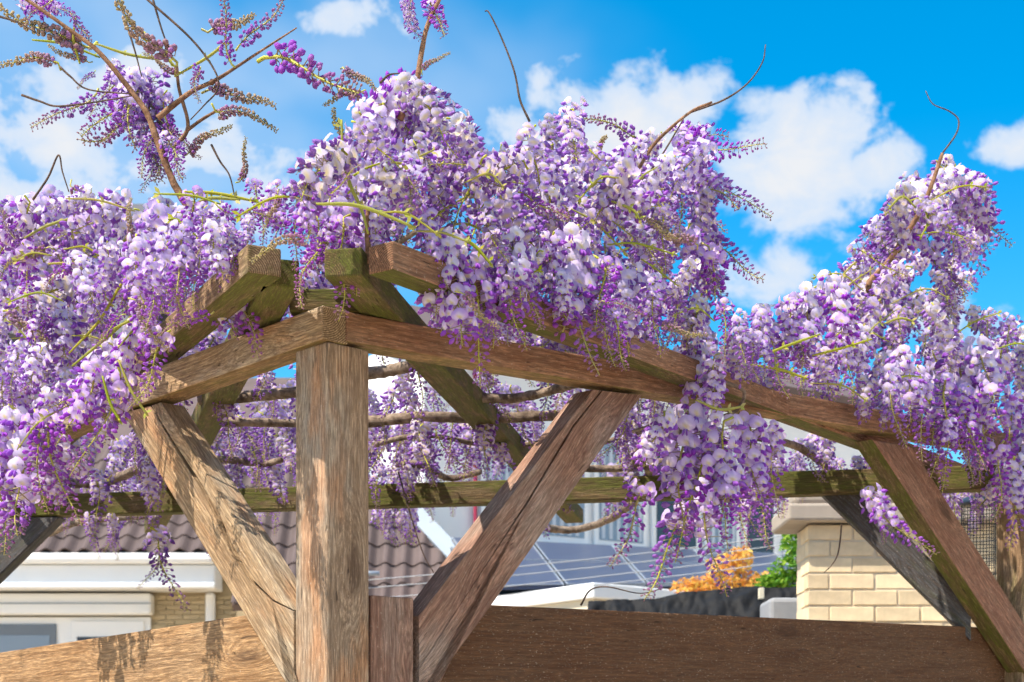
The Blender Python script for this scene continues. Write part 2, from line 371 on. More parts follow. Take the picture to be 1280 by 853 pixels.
# front braces, each with its drying split
timber('brace', [[(158, 515), (188, 507.5), (214, 553), (248, 608), (270, 650), (286, 688), (312, 728), (340, 752), (367, 764.5), (367, 853), (367, 905), (388, 905), (160, 527)][:11] + [(388.5, 905), (160, 527)],
                 [(189, 507), (201, 503), (367, 763), (341, 750), (315, 724), (291, 683), (275, 645), (251, 604), (216, 551)],
                 [.026, (188.4, 509), (189.4, 508.5), (291, 683), (315, 724), (341, 750), (362, 761), (340, 752), (312, 728), (286, 688), (270, 650), (248, 608)]],
       PL(.004), .060, ((180, 510), (365, 810)), M['wood_left'], perg, .0025)
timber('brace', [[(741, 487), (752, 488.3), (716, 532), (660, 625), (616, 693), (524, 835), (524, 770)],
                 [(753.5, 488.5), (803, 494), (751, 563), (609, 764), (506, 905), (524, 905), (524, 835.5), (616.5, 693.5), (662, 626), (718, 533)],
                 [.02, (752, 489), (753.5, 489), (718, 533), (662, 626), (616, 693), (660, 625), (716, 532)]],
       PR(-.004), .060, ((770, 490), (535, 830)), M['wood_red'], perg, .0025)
# braces of the far corners
timber('brace', [(1090, 549), (1141, 559), (1330, 858), (1330, 915)], PR(-.002), .062, ((1100, 551), (1300, 850)), M['wood_greygreen'], perg, .004, M['wood_moss'])
timber('brace', [(1013, 604), (1066, 602), (1214, 750), (1214, 802)], (ra + NB * -.035, NB), .06, ((1030, 600), (1300, 860)), M['wood_grey'], perg)
timber('brace', [(22, 647), (74, 646), (-190, 905), (-242, 905)], (ra + NB * -.004, NB), .06, ((50, 650), (-200, 890)), M['wood_grey'], perg)
# far posts
pr = PP(1278, 930, (P0 - NR * .01, NR)); zt = 1.5 + HT - .078
post(pr, .09, zt, M['wood_rafter'])
pl_ = PP(-330, 930, (P0 - NL * .01, NL)); post(pl_ - LD * .05, .09, 1.5 + HT - .13, M['wood_left'])

# ------------------------------------------------------------------ fence boards below the pergola
fl = thing('fence', 'sunlit tan board fence dappled by flower shadows, left of the corner post', 'fence', atz(P0 + LD * .2, 0))
zl = [(-420, 879), (366, 760)]
def boards(parent, plane, x0, y0, x1, y1, thick, mats, hgt, n, gap=.006):
    a, b = PP(x0, y0, plane), PP(x1, y1, plane); nn = plane[1]
    for i in range(n):
        up = Vector((0, 0, -(hgt + gap) * i)); dn = Vector((0, 0, -(hgt + gap) * i - hgt))
        fr = [a + up, b + up, b + dn, a + dn]
        fr = [Vector((q.x, q.y, max(.01, q.z))) for q in fr]
        solid('board', [(fr, [q - nn * thick for q in fr])], b - a, nn, mats, parent, .003)
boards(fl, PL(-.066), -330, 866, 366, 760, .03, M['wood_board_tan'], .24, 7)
fr_ = thing('fence', 'shaded dark brown board fence with a short post, right of the corner post', 'fence', atz(P0 + RD * .4, 0))
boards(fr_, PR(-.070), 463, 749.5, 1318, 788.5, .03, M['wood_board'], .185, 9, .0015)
q = [PP(464, 744, PR(-.003)), PP(517, 747.5, PR(-.003))]
fr = [q[0], q[1], atz(q[1], .01), atz(q[0], .01)]
solid('short_post', [(fr, [p - NR * .05 for p in fr])], Vector((0, 0, 1)), NR, M['wood_red'], fr_, .003)

# ------------------------------------------------------------------ background houses
def facade(pxa, za, pxb, zb):
    A, B = PZ(pxa, HZ, za), PZ(pxb, HZ, zb); d = (B - A).normalized(); n = Vector((d.y, -d.x, 0)); return A, B, d, n
def slab(name, pl4, nrm, th, mat, parent, bev=0):
    return solid(name, [(pl4, [p - nrm * th for p in pl4])], pl4[1] - pl4[0], nrm, mat, parent, bev)
def frect(plane, x0, y0, x1, y1, off=0.0):
    pl = (plane[0] + plane[1] * off, plane[1]); return [PP(x0, y0, pl), PP(x1, y0, pl), PP(x1, y1, pl), PP(x0, y1, pl)]
def tile_mesh(wd, ln):
    V, Fc = [], []; n = 8
    for j in (0, 1):
        for i in range(n + 1):
            u = i / n; z = .028 * math.cos((u * 1.0 - .15) * 2 * math.pi)
            y = ln * j * 1.12
            V += [((u - .5) * wd, y, z + .022 * (1 - j)), ((u - .5) * wd, y, z + .022 * (1 - j) - .018)]
    m = 2 * (n + 1)
    for i in range(n):
        k = 2 * i
        Fc += [(k, k + 2, k + 2 + m, k + m), (k, k + 1, k + 3, k + 2), (k + 1, k + 1 + m, k + 3 + m, k + 3)]
    Fc += [(0, m, m + 1, 1), (2 * n, 2 * n + 1, 2 * n + 1 + m, 2 * n + m)]
    return mesh('roof_tile', V, Fc, smooth=False)
def tiles(parent, org, along, up, wd, ln, cols, rows, mat, keep=None):
    me = tile_mesh(wd, ln); me.materials.append(mat); fix_normals(me)
    nrm = along.cross(up); R = Matrix((along, up, nrm)).transposed().to_euler()
    for r in range(rows):
        for c in range(cols):
            p = org + along * ((c + .5) * wd) + up * (r * ln) + nrm * .02
            if keep and not keep(p): continue
            o = link('tile', me, None, parent); o.location = p; o.rotation_euler = R
# low house on the left: white gutter board, tiled roof, yellow brick, white windows
hA = thing('house', 'low yellow brick house with white gutter board and brown tiled roof behind the fence', 'house', PZ(100, HZ, 20) - Vector((0, 0, 1.5)))
ZA = 20.0; plA = (PZ(0, HZ, ZA), Vector((0, -1, 0)))
X = Vector((1, 0, 0))
def fx(px, Z=ZA): return (px - 640) / F * Z
def fz(py, Z=ZA): return 1.5 + (HZ - py) / F * Z
box('wall', (fx(-420), ZA, 0), (fx(332), ZA + 7, fz(704)), M['brick_house'], hA)
bm_ = mesh('brick', *prism_data([Vector(p) for p in ((-.10, 0, -.026), (.10, 0, -.026), (.10, 0, .026), (-.10, 0, .026))], [Vector(p) for p in ((-.10, .05, -.026), (.10, .05, -.026), (.10, .05, .026), (-.10, .05, .026))]))
fix_normals(bm_); bm_.materials.append(M['brick_house'])
wallA = [o for o in hA.children if o.name.startswith('wall')][0]
for r in range(13):
    z = fz(744) - .035 - r * .062
    for cidx in range(13):
        x = fx(188) + .1 + (cidx - (.5 if r % 2 else 0)) * .21
        if x - .1 < fx(186) or x + .1 > fx(332): continue
        o = link('brick', bm_, None, wallA); o.location = (x, ZA - .02, z)
gut = box('gutter_board', (fx(-420), ZA - .55, fz(741)), (fx(279), ZA - .03, fz(712)), M['white'], hA, .02)
box('gutter_lip', (fx(-420), ZA - .66, fz(711.5)), (fx(281), ZA - .03, fz(698)), M['white_pvc'], gut, .05)
box('gutter_trim', (fx(-420), ZA - .60, fz(741.5)), (fx(280), ZA - .30, fz(734)), M['white_pvc'], gut, .02)
box('downpipe', (fx(259), ZA - .16, 0), (fx(271), ZA - .05, fz(742)), M['white_pvc'], hA, .04)
box('shutter_box', (fx(-420), ZA - .26, fz(770)), (fx(194), ZA - .025, fz(744)), M['white'], hA, .03)
box('shutter_lip', (fx(-420), ZA - .28, fz(757.5)), (fx(195), ZA - .265, fz(756)), M['alu'], hA)
wn = box('window', (fx(-60), ZA - .07, fz(905)), (fx(190), ZA - .03, fz(772)), M['white_pvc'], hA, .01)
for x0, x1, y0, m in ((-50, 73, 781, 'grey_panel'), (91, 182, 777, 'white_pvc')):
    s_ = box('sash', (fx(x0), ZA - .10, fz(900)), (fx(x1), ZA - .072, fz(y0)), M[m], wn, .01)
    box('pane', (fx(x0 + 8), ZA - .108, fz(893)), (fx(x1 - 8), ZA - .102, fz(y0 + (14 if m == 'grey_panel' else 20))), M['glass_blue' if m == 'grey_panel' else 'glass_dark'], wn)
pit = rad(38); upA = Vector((0, math.cos(pit), math.sin(pit)))
eA = Vector((fx(-420), ZA - .6, fz(699)))
rfA = slab('roof', [eA, eA + X * (fx(338) - fx(-420)), eA + X * (fx(338) - fx(-420)) + upA * 5, eA + upA * 5], Vector((0, -math.sin(pit), math.cos(pit))), .12, M['tile'], hA)
tiles(rfA, Vector((fx(-20), ZA - .62, fz(698.5))), X, upA, .235, .33, 15, 8, M['tile'])
# taller house with a dark grey roof further back on the left
ZT = 30.0
hT = thing('house', 'tall house with dark grey roof glimpsed through the flowers on the left', 'house', Vector((fx(20, ZT), ZT + 4, 0)))
box('wall', (fx(-300, ZT), ZT, 0), (fx(150, ZT), ZT + 8, fz(420, ZT)), M['brick_house'], hT)
p0 = Vector((fx(-310, ZT), ZT - .4, fz(425, ZT))); wdt = X * (fx(158, ZT) - fx(-310, ZT)); ridge = Vector((0, 4.4, fz(255, 34.0) - p0.z))
rT = slab('roof', [p0, p0 + wdt, p0 + wdt + ridge, p0 + ridge], Vector((0, -ridge.z, ridge.y)).normalized(), .2, M['tile_grey'], hT)
rb2 = Vector((0, 8.8, 0)); slab('roof', [p0 + rb2 + wdt, p0 + rb2, p0 + ridge + Vector((0, .02, 0)), p0 + wdt + ridge + Vector((0, .02, 0))], Vector((0, ridge.z, ridge.y)).normalized(), .2, M['tile_grey'], hT)
box('chimney', (fx(40, 33), 33.6, fz(300, 33)), (fx(70, 33), 34.2, fz(245, 33)), M['brick_house'], hT)
tiles(rT, p0 + X * .3, X, ridge.normalized(), .5, .42, 11, 14, M['tile_grey'])
# steep tiled house in the middle
ZBk = 17.0; pitB = rad(52); upB = Vector((0, math.cos(pitB), math.sin(pitB)))
hB = thing('house', 'house with steep mauve tiled roof and grey hip flashing behind the corner post', 'house', Vector((fx(430, ZBk), ZBk + 2, 0)))
oB = Vector((fx(290, ZBk), ZBk, fz(756, ZBk)))
WB = fx(622, ZBk) - fx(290, ZBk)
def hip(p):   # right edge runs up and back to the left
    r = (p - oB).dot(upB); return (p - oB).x < WB - r * .70 - .08
top = 3.6
nB = Vector((0, -math.sin(pitB), math.cos(pitB)))
rfB = slab('roof', [oB, oB + X * WB, oB + X * (WB - top * .70) + upB * top, oB + upB * top], nB, .1, M['tile'], hB)
tiles(rfB, oB + Vector((0, -.02, -.02)), X, upB, .2, .30, 15, 11, M['tile'], hip)
hp0, hp1 = oB + X * (WB + .02) + nB * .07, oB + X * (WB - top * .70 + .02) + upB * top + nB * .07
hd = (hp1 - hp0).normalized(); sd_ = hd.cross(nB)
solid('hip_flashing', [([hp0 - sd_ * .10, hp0 + sd_ * .10, hp1 + sd_ * .10, hp1 - sd_ * .10], [q - nB * .1 for q in (hp0 - sd_ * .10, hp0 + sd_ * .10, hp1 + sd_ * .10, hp1 - sd_ * .10)])], hd, nB, M['lead'], hB)
box('wall', (oB.x, ZBk + .3, 0), (oB.x + WB, ZBk + 3.5, oB.z - .03), M['brick_house'], hB)
# white house
A, B, dC, nC = facade(530, 18.0, 1090, 22.0); plC = (A, nC)
hC = thing('house', 'white clad house with a long row of curtained windows beyond the solar roof', 'house', atz((A + B) / 2, 0))
wq = [atz(A, 0), atz(B, 0), atz(B, 6.2), atz(A, 6.2)]
slab('wall', wq, nC, 3.0, M['white'], hC)
zs = 1.5 + 2.42
def sC(px): return (PP(px, HZ, plC) - A).dot(dC)
def barC(name, s0, s1, z0, z1, o0, o1, mat, par):
    fr = [A + dC * s0 + nC * o1, A + dC * s1 + nC * o1]; f4 = [atz(fr[0], z0), atz(fr[1], z0), atz(fr[1], z1), atz(fr[0], z1)]
    return slab(name, f4, nC, o1 - o0, mat, par, .008)
for px0, px1, cur in ((598, 662, 1), (668, 733, 1), (740, 806, 1), (812, 872, 0), (878, 922, 1), (926, 968, 0), (978, 1020, 1)):
    s0, s1 = sC(px0), sC(px1)
    wd = barC('window', s0, s1, zs, zs + 1.35, .003, .05, M['white_pvc'], hC)
    barC('pane', s0 + .07, s1 - .07, zs + .08, zs + 1.27, .053, .058, M['glass_blue' if cur else 'glass_dark'], wd)
    if cur:
        k = 0; s = s0 + .10
        while s < s1 - .12: barC('curtain', s, s + .055, zs + .10, zs + 1.2, .06, .066, M['curtain'], wd); s += .115
barC('sill', sC(592), sC(1030), zs - .10, zs - .004, .003, .16, M['white_pvc'], hC)
barC('downpipe', sC(590), sC(592.5), 0, 6.0, .02, .08, M['pole_red'], hC)
rq = [atz(A + nC * .3 - dC * .3, 6.2), atz(B + nC * .3 + dC * .3, 6.2), atz(B - nC * 1.6 + dC * .3, 7.0), atz(A - nC * 1.6 - dC * .3, 7.0)]
slab('roof', rq, Vector((nC.x * .4, nC.y * .4, .9)).normalized(), .12, M['tile'], hC)
# low roof with solar panels
S = thing('shed', 'low outbuilding roofed with dark blue solar panels in pale frames', 'shed', Vector((fx(800, 13), 14.5, 0)))
s0 = [PZ(606, 749, 12.6), PZ(1012, 742, 12.6), PZ(970, 704, 16.2), PZ(563, 684, 16.2)]
sn = (s0[1] - s0[0]).cross(s0[3] - s0[0]).normalized()
slab('roof', s0, sn, .1, M['grey_panel'], S)
def bil(u, v): return (s0[0] * (1 - u) + s0[1] * u) * (1 - v) + (s0[3] * (1 - u) + s0[2] * u) * v
for r in range(2):
    for i in range(4):
        u0, u1, v0, v1 = i / 4 + .004, (i + 1) / 4 - .004, r / 2 + .01, (r + 1) / 2 - .008
        fr = [bil(u0, v0) + sn * .1, bil(u1, v0) + sn * .1, bil(u1, v1) + sn * .1, bil(u0, v1) + sn * .1]
        pn = slab('solar_panel', fr, sn, .035, M['solar'], S)
        for a_, b_ in ((fr[0], fr[1]), (fr[1], fr[2]), (fr[2], fr[3]), (fr[3], fr[0])):
            dd = (b_ - a_).normalized(); inn = sn.cross(dd)
            f4 = [p + sn * .004 for p in (a_, b_, b_ + inn * .013, a_ + inn * .013)]
            slab('panel_frame', f4, sn, .03, M['alu'], pn)
for px in (600, 975): box('wall', (fx(px, 13) - .1, 13, 0), (fx(px, 13) + .1, 15.5, 2.6), M['cream'], S)
# small white-edged building in front of it
cn = PZ(742, HZ, 10.0); la = PZ(612, HZ, 11.0); rb_ = PZ(866, HZ, 10.6); bk = la + rb_ - cn
zt_ = 1.5 + 1.026
ga = thing('garage', 'small cream garage with white roof edge in front of the solar panels', 'garage', atz((cn + bk) / 2, 0))
def inset4(P, d):
    c_ = (P[0] + P[1] + P[2] + P[3]) / 4; return [p + (c_ - p).normalized() * d for p in P]
P4 = [la, cn, rb_, bk]
def up4(P, z): return [atz(p, z) for p in P]
solid('wall', [(up4(inset4(P4, .06), zt_ - .10), up4(inset4(P4, .06), 0))], cn - la, Vector((0, 0, 1)), M['cream'], ga, 0)
solid('roof_edge', [(up4(P4, zt_), up4(P4, zt_ - .098))], cn - la, Vector((0, 0, 1)), M['white'], ga, .01)
# washing lines
for (x0, y0, x1, y1), nm in (((440, 727, 1040, 662), 'topmost'), ((440, 737, 1040, 673), 'second from the top'), ((440, 751, 1040, 684), 'third from the top'), ((440, 762, 1040, 694), 'lowest')):
    a, b = PZ(x0, y0, 8.6), PZ(x1, y1, 9.4); mid = (a + b) / 2 - Vector((0, 0, .02))
    o = tube('clothesline', [a, (a + mid) / 2 - Vector((0, 0, .006)), mid, (b + mid) / 2 - Vector((0, 0, .006)), b], .0032, .0032, M['cord'], None, 4, 5)
    tag(o, 'pale washing line strung before the solar roof, %s of four' % nm, 'washing line', 'washing lines before the solar roof')
for px, Z in ((440, 8.6), (1040, 9.4)):
    p = PZ(px, HZ, Z); yt = 715 if px == 440 else 655
    rt = thing('line_post', 'grey metal post at the %s end of the washing lines' % ('roof' if px == 440 else 'brick wall'), 'post', atz(p, 0), 'washing line posts')
    tube('pole', [atz(p, 0), atz(p, 1.5), PZ(px, yt, Z)], .02, .02, M['alu'], rt, 2, 8)
    tube('crossbar', [PZ(px, yt + 2, Z) + Vector((-.15, 0, 0)), PZ(px, yt + 2, Z), PZ(px, yt + 2, Z) + Vector((.15, 0, 0))], .014, .014, M['alu'], rt, 2, 8)
# cream brick wall with coping
ZW = 6.8
bw = thing('brick_wall', 'cream brick garden wall with concrete coping behind the right-hand brace', 'wall', Vector((fx(1150, ZW), ZW + .15, 0)))
cw = box('mortar', (fx(1012, ZW), ZW + .001, 0), (fx(1420, ZW), ZW + .30, fz(656, ZW)), M['mortar'], bw)
def brick_me(l):
    random.seed(int(l * 1000)); h = .0605 / 2
    me = mesh('brick', *prism_data([Vector(p) for p in ((-l / 2, 0, -h), (l / 2, 0, -h), (l / 2, 0, h), (-l / 2, 0, h))], [Vector(p) for p in ((-l / 2, .09, -h), (l / 2, .09, -h), (l / 2, .09, h), (-l / 2, .09, h))])); fix_normals(me); me.materials.append(M['brick']); return me
bA, bH = brick_me(.186), brick_me(.088)
for r in range(20):
    z = fz(656, ZW) - .034 - r * .0705
    for k in range(7):
        x = fx(1010, ZW) + .093 + k * .196 - (.098 if r % 2 else 0); me = bA
        if r % 2 and k == 0: x = fx(1010, ZW) + .044; me = bH
        if x + .05 > fx(1420, ZW): continue
        o = link('brick', me, None, bw); o.location = (x + random.uniform(-.002, .002), ZW - .004 + random.uniform(-.003, .003), z); bevel(o, .002, 1)
for r in range(20):
    z = fz(656, ZW) - .034 - r * .0705; o = link('brick', bA if r % 2 else bH, None, bw)
    o.location = (fx(1012, ZW) - .004, ZW + (.20 if r % 2 else .145), z); o.rotation_euler = (0, 0, rad(-90)); bevel(o, .002, 1)
cp = box('coping', (fx(982, ZW), ZW - .07, fz(654, ZW)), (fx(1430, ZW), ZW + .38, fz(632, ZW)), M['coping'], bw, .012)
box('coping_cap', (fx(992, ZW), ZW - .02, fz(631.5, ZW)), (fx(1430, ZW), ZW + .34, fz(614, ZW)), M['coping'], cp, .02)
# black netting draped over a frame
random.seed(5)
from mathutils import noise as mnoise
nx_, ny_ = 120, 26; V = []; Fc = []
for j in range(ny_):
    v = j / (ny_ - 1)
    for i in range(nx_):
        u = i / (nx_ - 1); px = 735 + u * 275
        ytop = 752 - 19 * u + 3 * math.sin(u * 7.3) + 1.2 * math.sin(u * 23 + 1)
        q = Vector((u * 9 + v * 2, v * 2.2 - u * 3, 1.7))
        wr = (1 - abs(mnoise.noise(q)) * 2) * .045 + (1 - abs(mnoise.noise(q * 2.7)) * 2) * .022 + mnoise.noise(q * 7) * .010
        V.append(PZ(px, ytop, 7.9) + Vector((0, -.50 * v ** 1.3 - wr * (.4 + .6 * v), -.42 * v ** 1.2 + wr * .35 * min(1, v * 4 + .12))))
for j in range(ny_ - 1):
    for i in range(nx_ - 1): Fc.append([j * nx_ + i, j * nx_ + i + 1, (j + 1) * nx_ + i + 1, (j + 1) * nx_ + i])
nr = thing('netting_frame', 'crumpled black netting draped over a low frame beyond the brown boards', 'netting', PZ(880, HZ, 7.8) - Vector((0, 0, 1.5)))
me = mesh('netting', V, Fc, smooth=True); o = link('netting', me, M['net'], nr); m_ = o.modifiers.new('s', 'SOLIDIFY'); m_.thickness = .006
for px in (745, 1000):
    p = PZ(px, 752 if px == 745 else 738, 7.92); tube('leg', [atz(p, 0), atz(p, 1), p], .015, .015, M['wire'], nr, 2, 6)
o = box('clothes_peg', PZ(949, 749, 7.72), PZ(954, 736, 7.76), M['peg'], None, .003); tag(o, 'cream clothes peg clipped to the black netting', 'peg')
cr = box('planter_box', PZ(962, 790, 7.25) - Vector((0, 0, 1.35)), PZ(1018, 747, 7.25) + Vector((0, .3, 0)), M['crate'], None, .02)
cr.location.z = (fz(747, 7.25)) / 2; cr.scale.z = 1.0
cz = fz(747, 7.25); cr.data.transform(Matrix.Diagonal((1, 1, (cz / 2) / max(v.co.z for v in cr.data.vertices), 1)))
tag(cr, 'pale grey woven box between the black netting and the brick wall', 'box')
# hanging wire feeder
ZF = 5.9
fc = PZ(1223, HZ, ZF); r_ = .062; zt_f = fz(632, ZF); zb_f = fz(735, ZF)
fd = thing('bird_feeder', 'hanging black wire mesh bird feeder with blue-black lid by the far post', 'bird feeder', Vector((fc.x, fc.y, zb_f)))
V, Fc = [], []
def addtube(path, r, sides=5):
    v, f = tube_data(path, [r] * len(path), sides); k = len(V); V.extend(v); Fc.extend([[i + k for i in q] for q in f])
for k in range(16):
    th = 2 * math.pi * k / 16; p = Vector((fc.x + r_ * math.cos(th), fc.y + r_ * math.sin(th), zb_f)); addtube([p, Vector((p.x, p.y, zt_f))], .0016, 4)
for j in range(13):
    z = zb_f + (zt_f - zb_f) * j / 12; addtube([Vector((fc.x + (r_ + .001) * math.cos(a_), fc.y + (r_ + .001) * math.sin(a_), z)) for a_ in [2 * math.pi * i / 20 for i in range(21)]], .0016, 4)
link('wire_cage', mesh('wire_cage', V, Fc), M['wire'], fd)
def lathe(name, prof, c, mat, parent, seg=20):
    V = [Vector((c.x + r * math.cos(2 * math.pi * i / seg), c.y + r * math.sin(2 * math.pi * i / seg), z)) for r, z in prof for i in range(seg)]
    Fc = [[j * seg + i, j * seg + (i + 1) % seg, (j + 1) * seg + (i + 1) % seg, (j + 1) * seg + i] for j in range(len(prof) - 1) for i in range(seg)]
    Fc += [list(range(seg))[::-1], [(len(prof) - 1) * seg + i for i in range(seg)]]
    me = mesh(name, V, Fc, smooth=True); fix_normals(me); return link(name, me, mat, parent)
lathe('lid', [(.072, zt_f), (.074, zt_f + .012), (.055, zt_f + .028), (.02, zt_f + .036)], fc, M['lid'], fd)
lathe('base', [(.066, zb_f - .012), (.07, zb_f - .004), (.07, zb_f + .004)], fc, M['lid'], fd)
lathe('seed_tube', [(.02, zb_f), (.022, zb_f + .03), (.022, zb_f + .08), (.015, zb_f + .09)], fc, M['seed'], fd)
tube('hanger', [Vector((fc.x, fc.y, zt_f + .03)), Vector((fc.x + .01, fc.y, zt_f + .08)), Vector((fc.x, fc.y, zt_f + .14)), Vector((fc.x - .01, fc.y - .2, zt_f + .22))], .003, .003, M['wire'], fd, 4, 5)

# ------------------------------------------------------------------ foliage shrubs
def leaf_cloud(parent, name, blobs, n, size, cols, seed):
    rng = random.Random(seed); V, Fc, C = [], [], []
    for _ in range(n):
        c, r = rng.choice(blobs); d = Vector((rng.gauss(0, 1), rng.gauss(0, 1), rng.gauss(0, 1))).normalized() * (rng.random() ** .45)
        p = c + Vector((d.x * r[0], d.y * r[1], d.z * r[2])); s = size * rng.uniform(.6, 1.3)
        u = Vector((rng.gauss(0, 1), rng.gauss(0, 1), rng.gauss(0, .6))).normalized(); nn = Vector((rng.gauss(0, 1), rng.gauss(0, 1) - .6, rng.gauss(0, 1) + .6)).normalized(); v = nn.cross(u).normalized()
        k = len(V); fold = nn * s * .18
        V += [p - u * s, p - v * s * .42 + fold, p - u * s * .1, p + v * s * .42 + fold, p + u * s, p + u * s * .45 - v * s * .36 + fold, p + u * s * .45 + v * s * .36 + fold]
        Fc += [(k, k + 1, k + 2), (k, k + 2, k + 3), (k + 1, k + 5, k + 4, k + 2), (k + 2, k + 4, k + 6, k + 3)]
        a_, b_ = rng.choice(cols); t_ = rng.random(); C += [[a_[i] + (b_[i] - a_[i]) * t_ for i in range(3)]] * 7
    me = mesh(name, V, Fc, C); o = link(name, me, M['leaf'], parent); o['kind'] = 'stuff'; return o
def shrub(name, label, cat, blobs, n, size, cols, seed, base):
    t_ = thing(name, label, cat, base)
    leaf_cloud(t_, 'foliage', blobs, n, size, cols, seed)
    for k, (c, r) in enumerate(blobs[:3]): tube('stem', [base + Vector((.03 * k, 0, 0)), (base + c) / 2 + Vector((.05, 0, 0)), c], .014, .005, M['bark'], t_, 4, 6)
    return t_
zO = 9.6
shrub('shrub', 'orange and yellow leaved shrub rising behind the black netting', 'shrub',
      [(PZ(905, 715, zO), (.13, .12, .11)), (PZ(925, 700, zO), (.09, .1, .09)), (PZ(870, 733, zO), (.16, .1, .06)), (PZ(945, 728, zO), (.14, .1, .07)), (PZ(915, 745, zO), (.3, .12, .12))], 1150, .022,
      [((.80, .40, .03), (.85, .55, .05)), ((.85, .62, .06), (.80, .58, .06)), ((.72, .28, .04), (.8, .42, .05))], 11, Vector((fx(905, zO), zO, 0)))
zG = 8.3
shrub('climber', 'bright green leafy climber beside the left end of the brick wall', 'climber',
      [(PZ(995, 680, zG), (.08, .1, .13)), (PZ(990, 715, zG), (.13, .1, .09)), (PZ(965, 728, zG), (.1, .1, .05)), (PZ(1003, 655, zG), (.05, .08, .1)), (PZ(990, 740, zG), (.16, .1, .1))], 1100, .022,
      [((.10, .28, .02), (.22, .42, .03)), ((.06, .20, .02), (.14, .34, .02)), ((.30, .45, .04), (.2, .38, .03))], 12, Vector((fx(990, zG), zG, 0)))
o_ = None

# ------------------------------------------------------------------ wisteria flowers
def lerp3(a, b, t): return [a[i] + (b[i] - a[i]) * t for i in range(3)]
class Soup:
    def __init__(s): s.V = []; s.F = []; s.C = []
    def add(s, V, Fc, C):
        k = len(s.V); s.V += V; s.F += [[i + k for i in q] for q in Fc]; s.C += C
    def ell(s, p, a, b, c, ra, rb, rc, c0, c1, rings=4, sides=6, tipk=.8):
        """pod from p along a; b, c side axes"""
        V, C = [p], [c0]
        for j in range(1, rings):
            t = j / rings; rr = math.sin(math.pi * t ** tipk) ** .8
            for k in range(sides):
                th = 2 * math.pi * k / sides; V.append(p + a * ra * t + b * rb * rr * math.cos(th) + c * rc * rr * math.sin(th)); C.append(lerp3(c0, c1, t))
        V.append(p + a * ra); C.append(c1); n = len(V) - 1; Fc = []
        for k in range(sides):
            k2 = (k + 1) % sides
            Fc.append((0, 1 + k2, 1 + k))
            for j in range(rings - 2): Fc.append((1 + j * sides + k, 1 + j * sides + k2, 1 + (j + 1) * sides + k2, 1 + (j + 1) * sides + k))
            Fc.append((n, 1 + (rings - 2) * sides + k, 1 + (rings - 2) * sides + k2))
        s.add(V, Fc, C)
PALE = (.82, .76, .92); LILAC = (.61, .43, .87); VIO = (.45, .155, .71); DEEP = (.34, .058, .51); MAUVE = (.42, .21, .32); TAN = (.52, .42, .26); YEL = (.85, .74, .28); GRN = (.52, .52, .08)
LOW = [False]
def floret(S, rng, p, o, up, s, pale):
    r = o.cross(up).normalized(); up = r.cross(o).normalized()
    bc = lerp3(LILAC, PALE, min(1, max(0, pale + rng.uniform(-.25, .25))))
    ed = lerp3(bc, VIO, .30 * (1 - .65 * min(1, pale)))
    V, C, Fc = [], [], []; nu, nv = (3, 3) if LOW[0] else (5, 4); rf = rng.uniform(-.24, .24); cup = rng.uniform(-.12, .30); tw = rng.uniform(.9, 1.15)
    for i in range(nv + 1):
        v = i / nv; wd = s * .66 * tw * math.sin(math.pi * (.13 + .80 * v)) ** .62
        for j in range(nu):
            u = -1 + 2 * j / (nu - 1)
            out_ = s * (.10 + .42 * v - .62 * v * v) - cup * s * u * u * (1 - .3 * v) + rf * s * u * v
            hgt = s * (1.05 * v - .10 * u * u * v - (.06 if (v == 1 and u == 0) else 0))
            V.append(p + o * out_ + r * wd * u + up * hgt)
            C.append(YEL if (i == 1 and j == nu // 2) else lerp3(bc, (.93, .9, .9), .5) if (i <= 1 and j in (1, 3)) or (i == 2 and j == 2) else ed if (i == nv or j in (0, nu - 1)) else bc)
    for i in range(nv):
        for j in range(nu - 1): k = i * nu + j; Fc.append((k, k + 1, k + nu + 1, k + nu))
    S.add(V, Fc, C)
    ax = (o * .85 - up * rng.uniform(.15, .6)).normalized(); b = ax.cross(r).normalized()
    wc = lerp3(VIO, LILAC, rng.uniform(.0, .55) * (.4 + pale)); wc2 = lerp3(DEEP, VIO, rng.uniform(.3, 1))
    for sgn in (-1, 1):
        sp = rng.uniform(.05, .22)
        S.ell(p + r * sgn * s * .05, (ax + r * sgn * sp).normalized(), b, r, s * rng.uniform(.8, .98), s * .23, s * .075, wc, wc2, 3 if LOW[0] else 4, 4 if LOW[0] else 5)
def bud(S, rng, p, o, up, s, c0, c1, fat=1.0):
    ax = (o * rng.uniform(.5, .9) - up * rng.uniform(.1, .8)).normalized(); r = ax.cross(up).normalized(); b = ax.cross(r)
    S.ell(p, ax, r, b, s, s * .25 * fat, s * .30 * fat, c0, c1, 3 if LOW[0] else 4, 4 if LOW[0] else 5, 1.2)
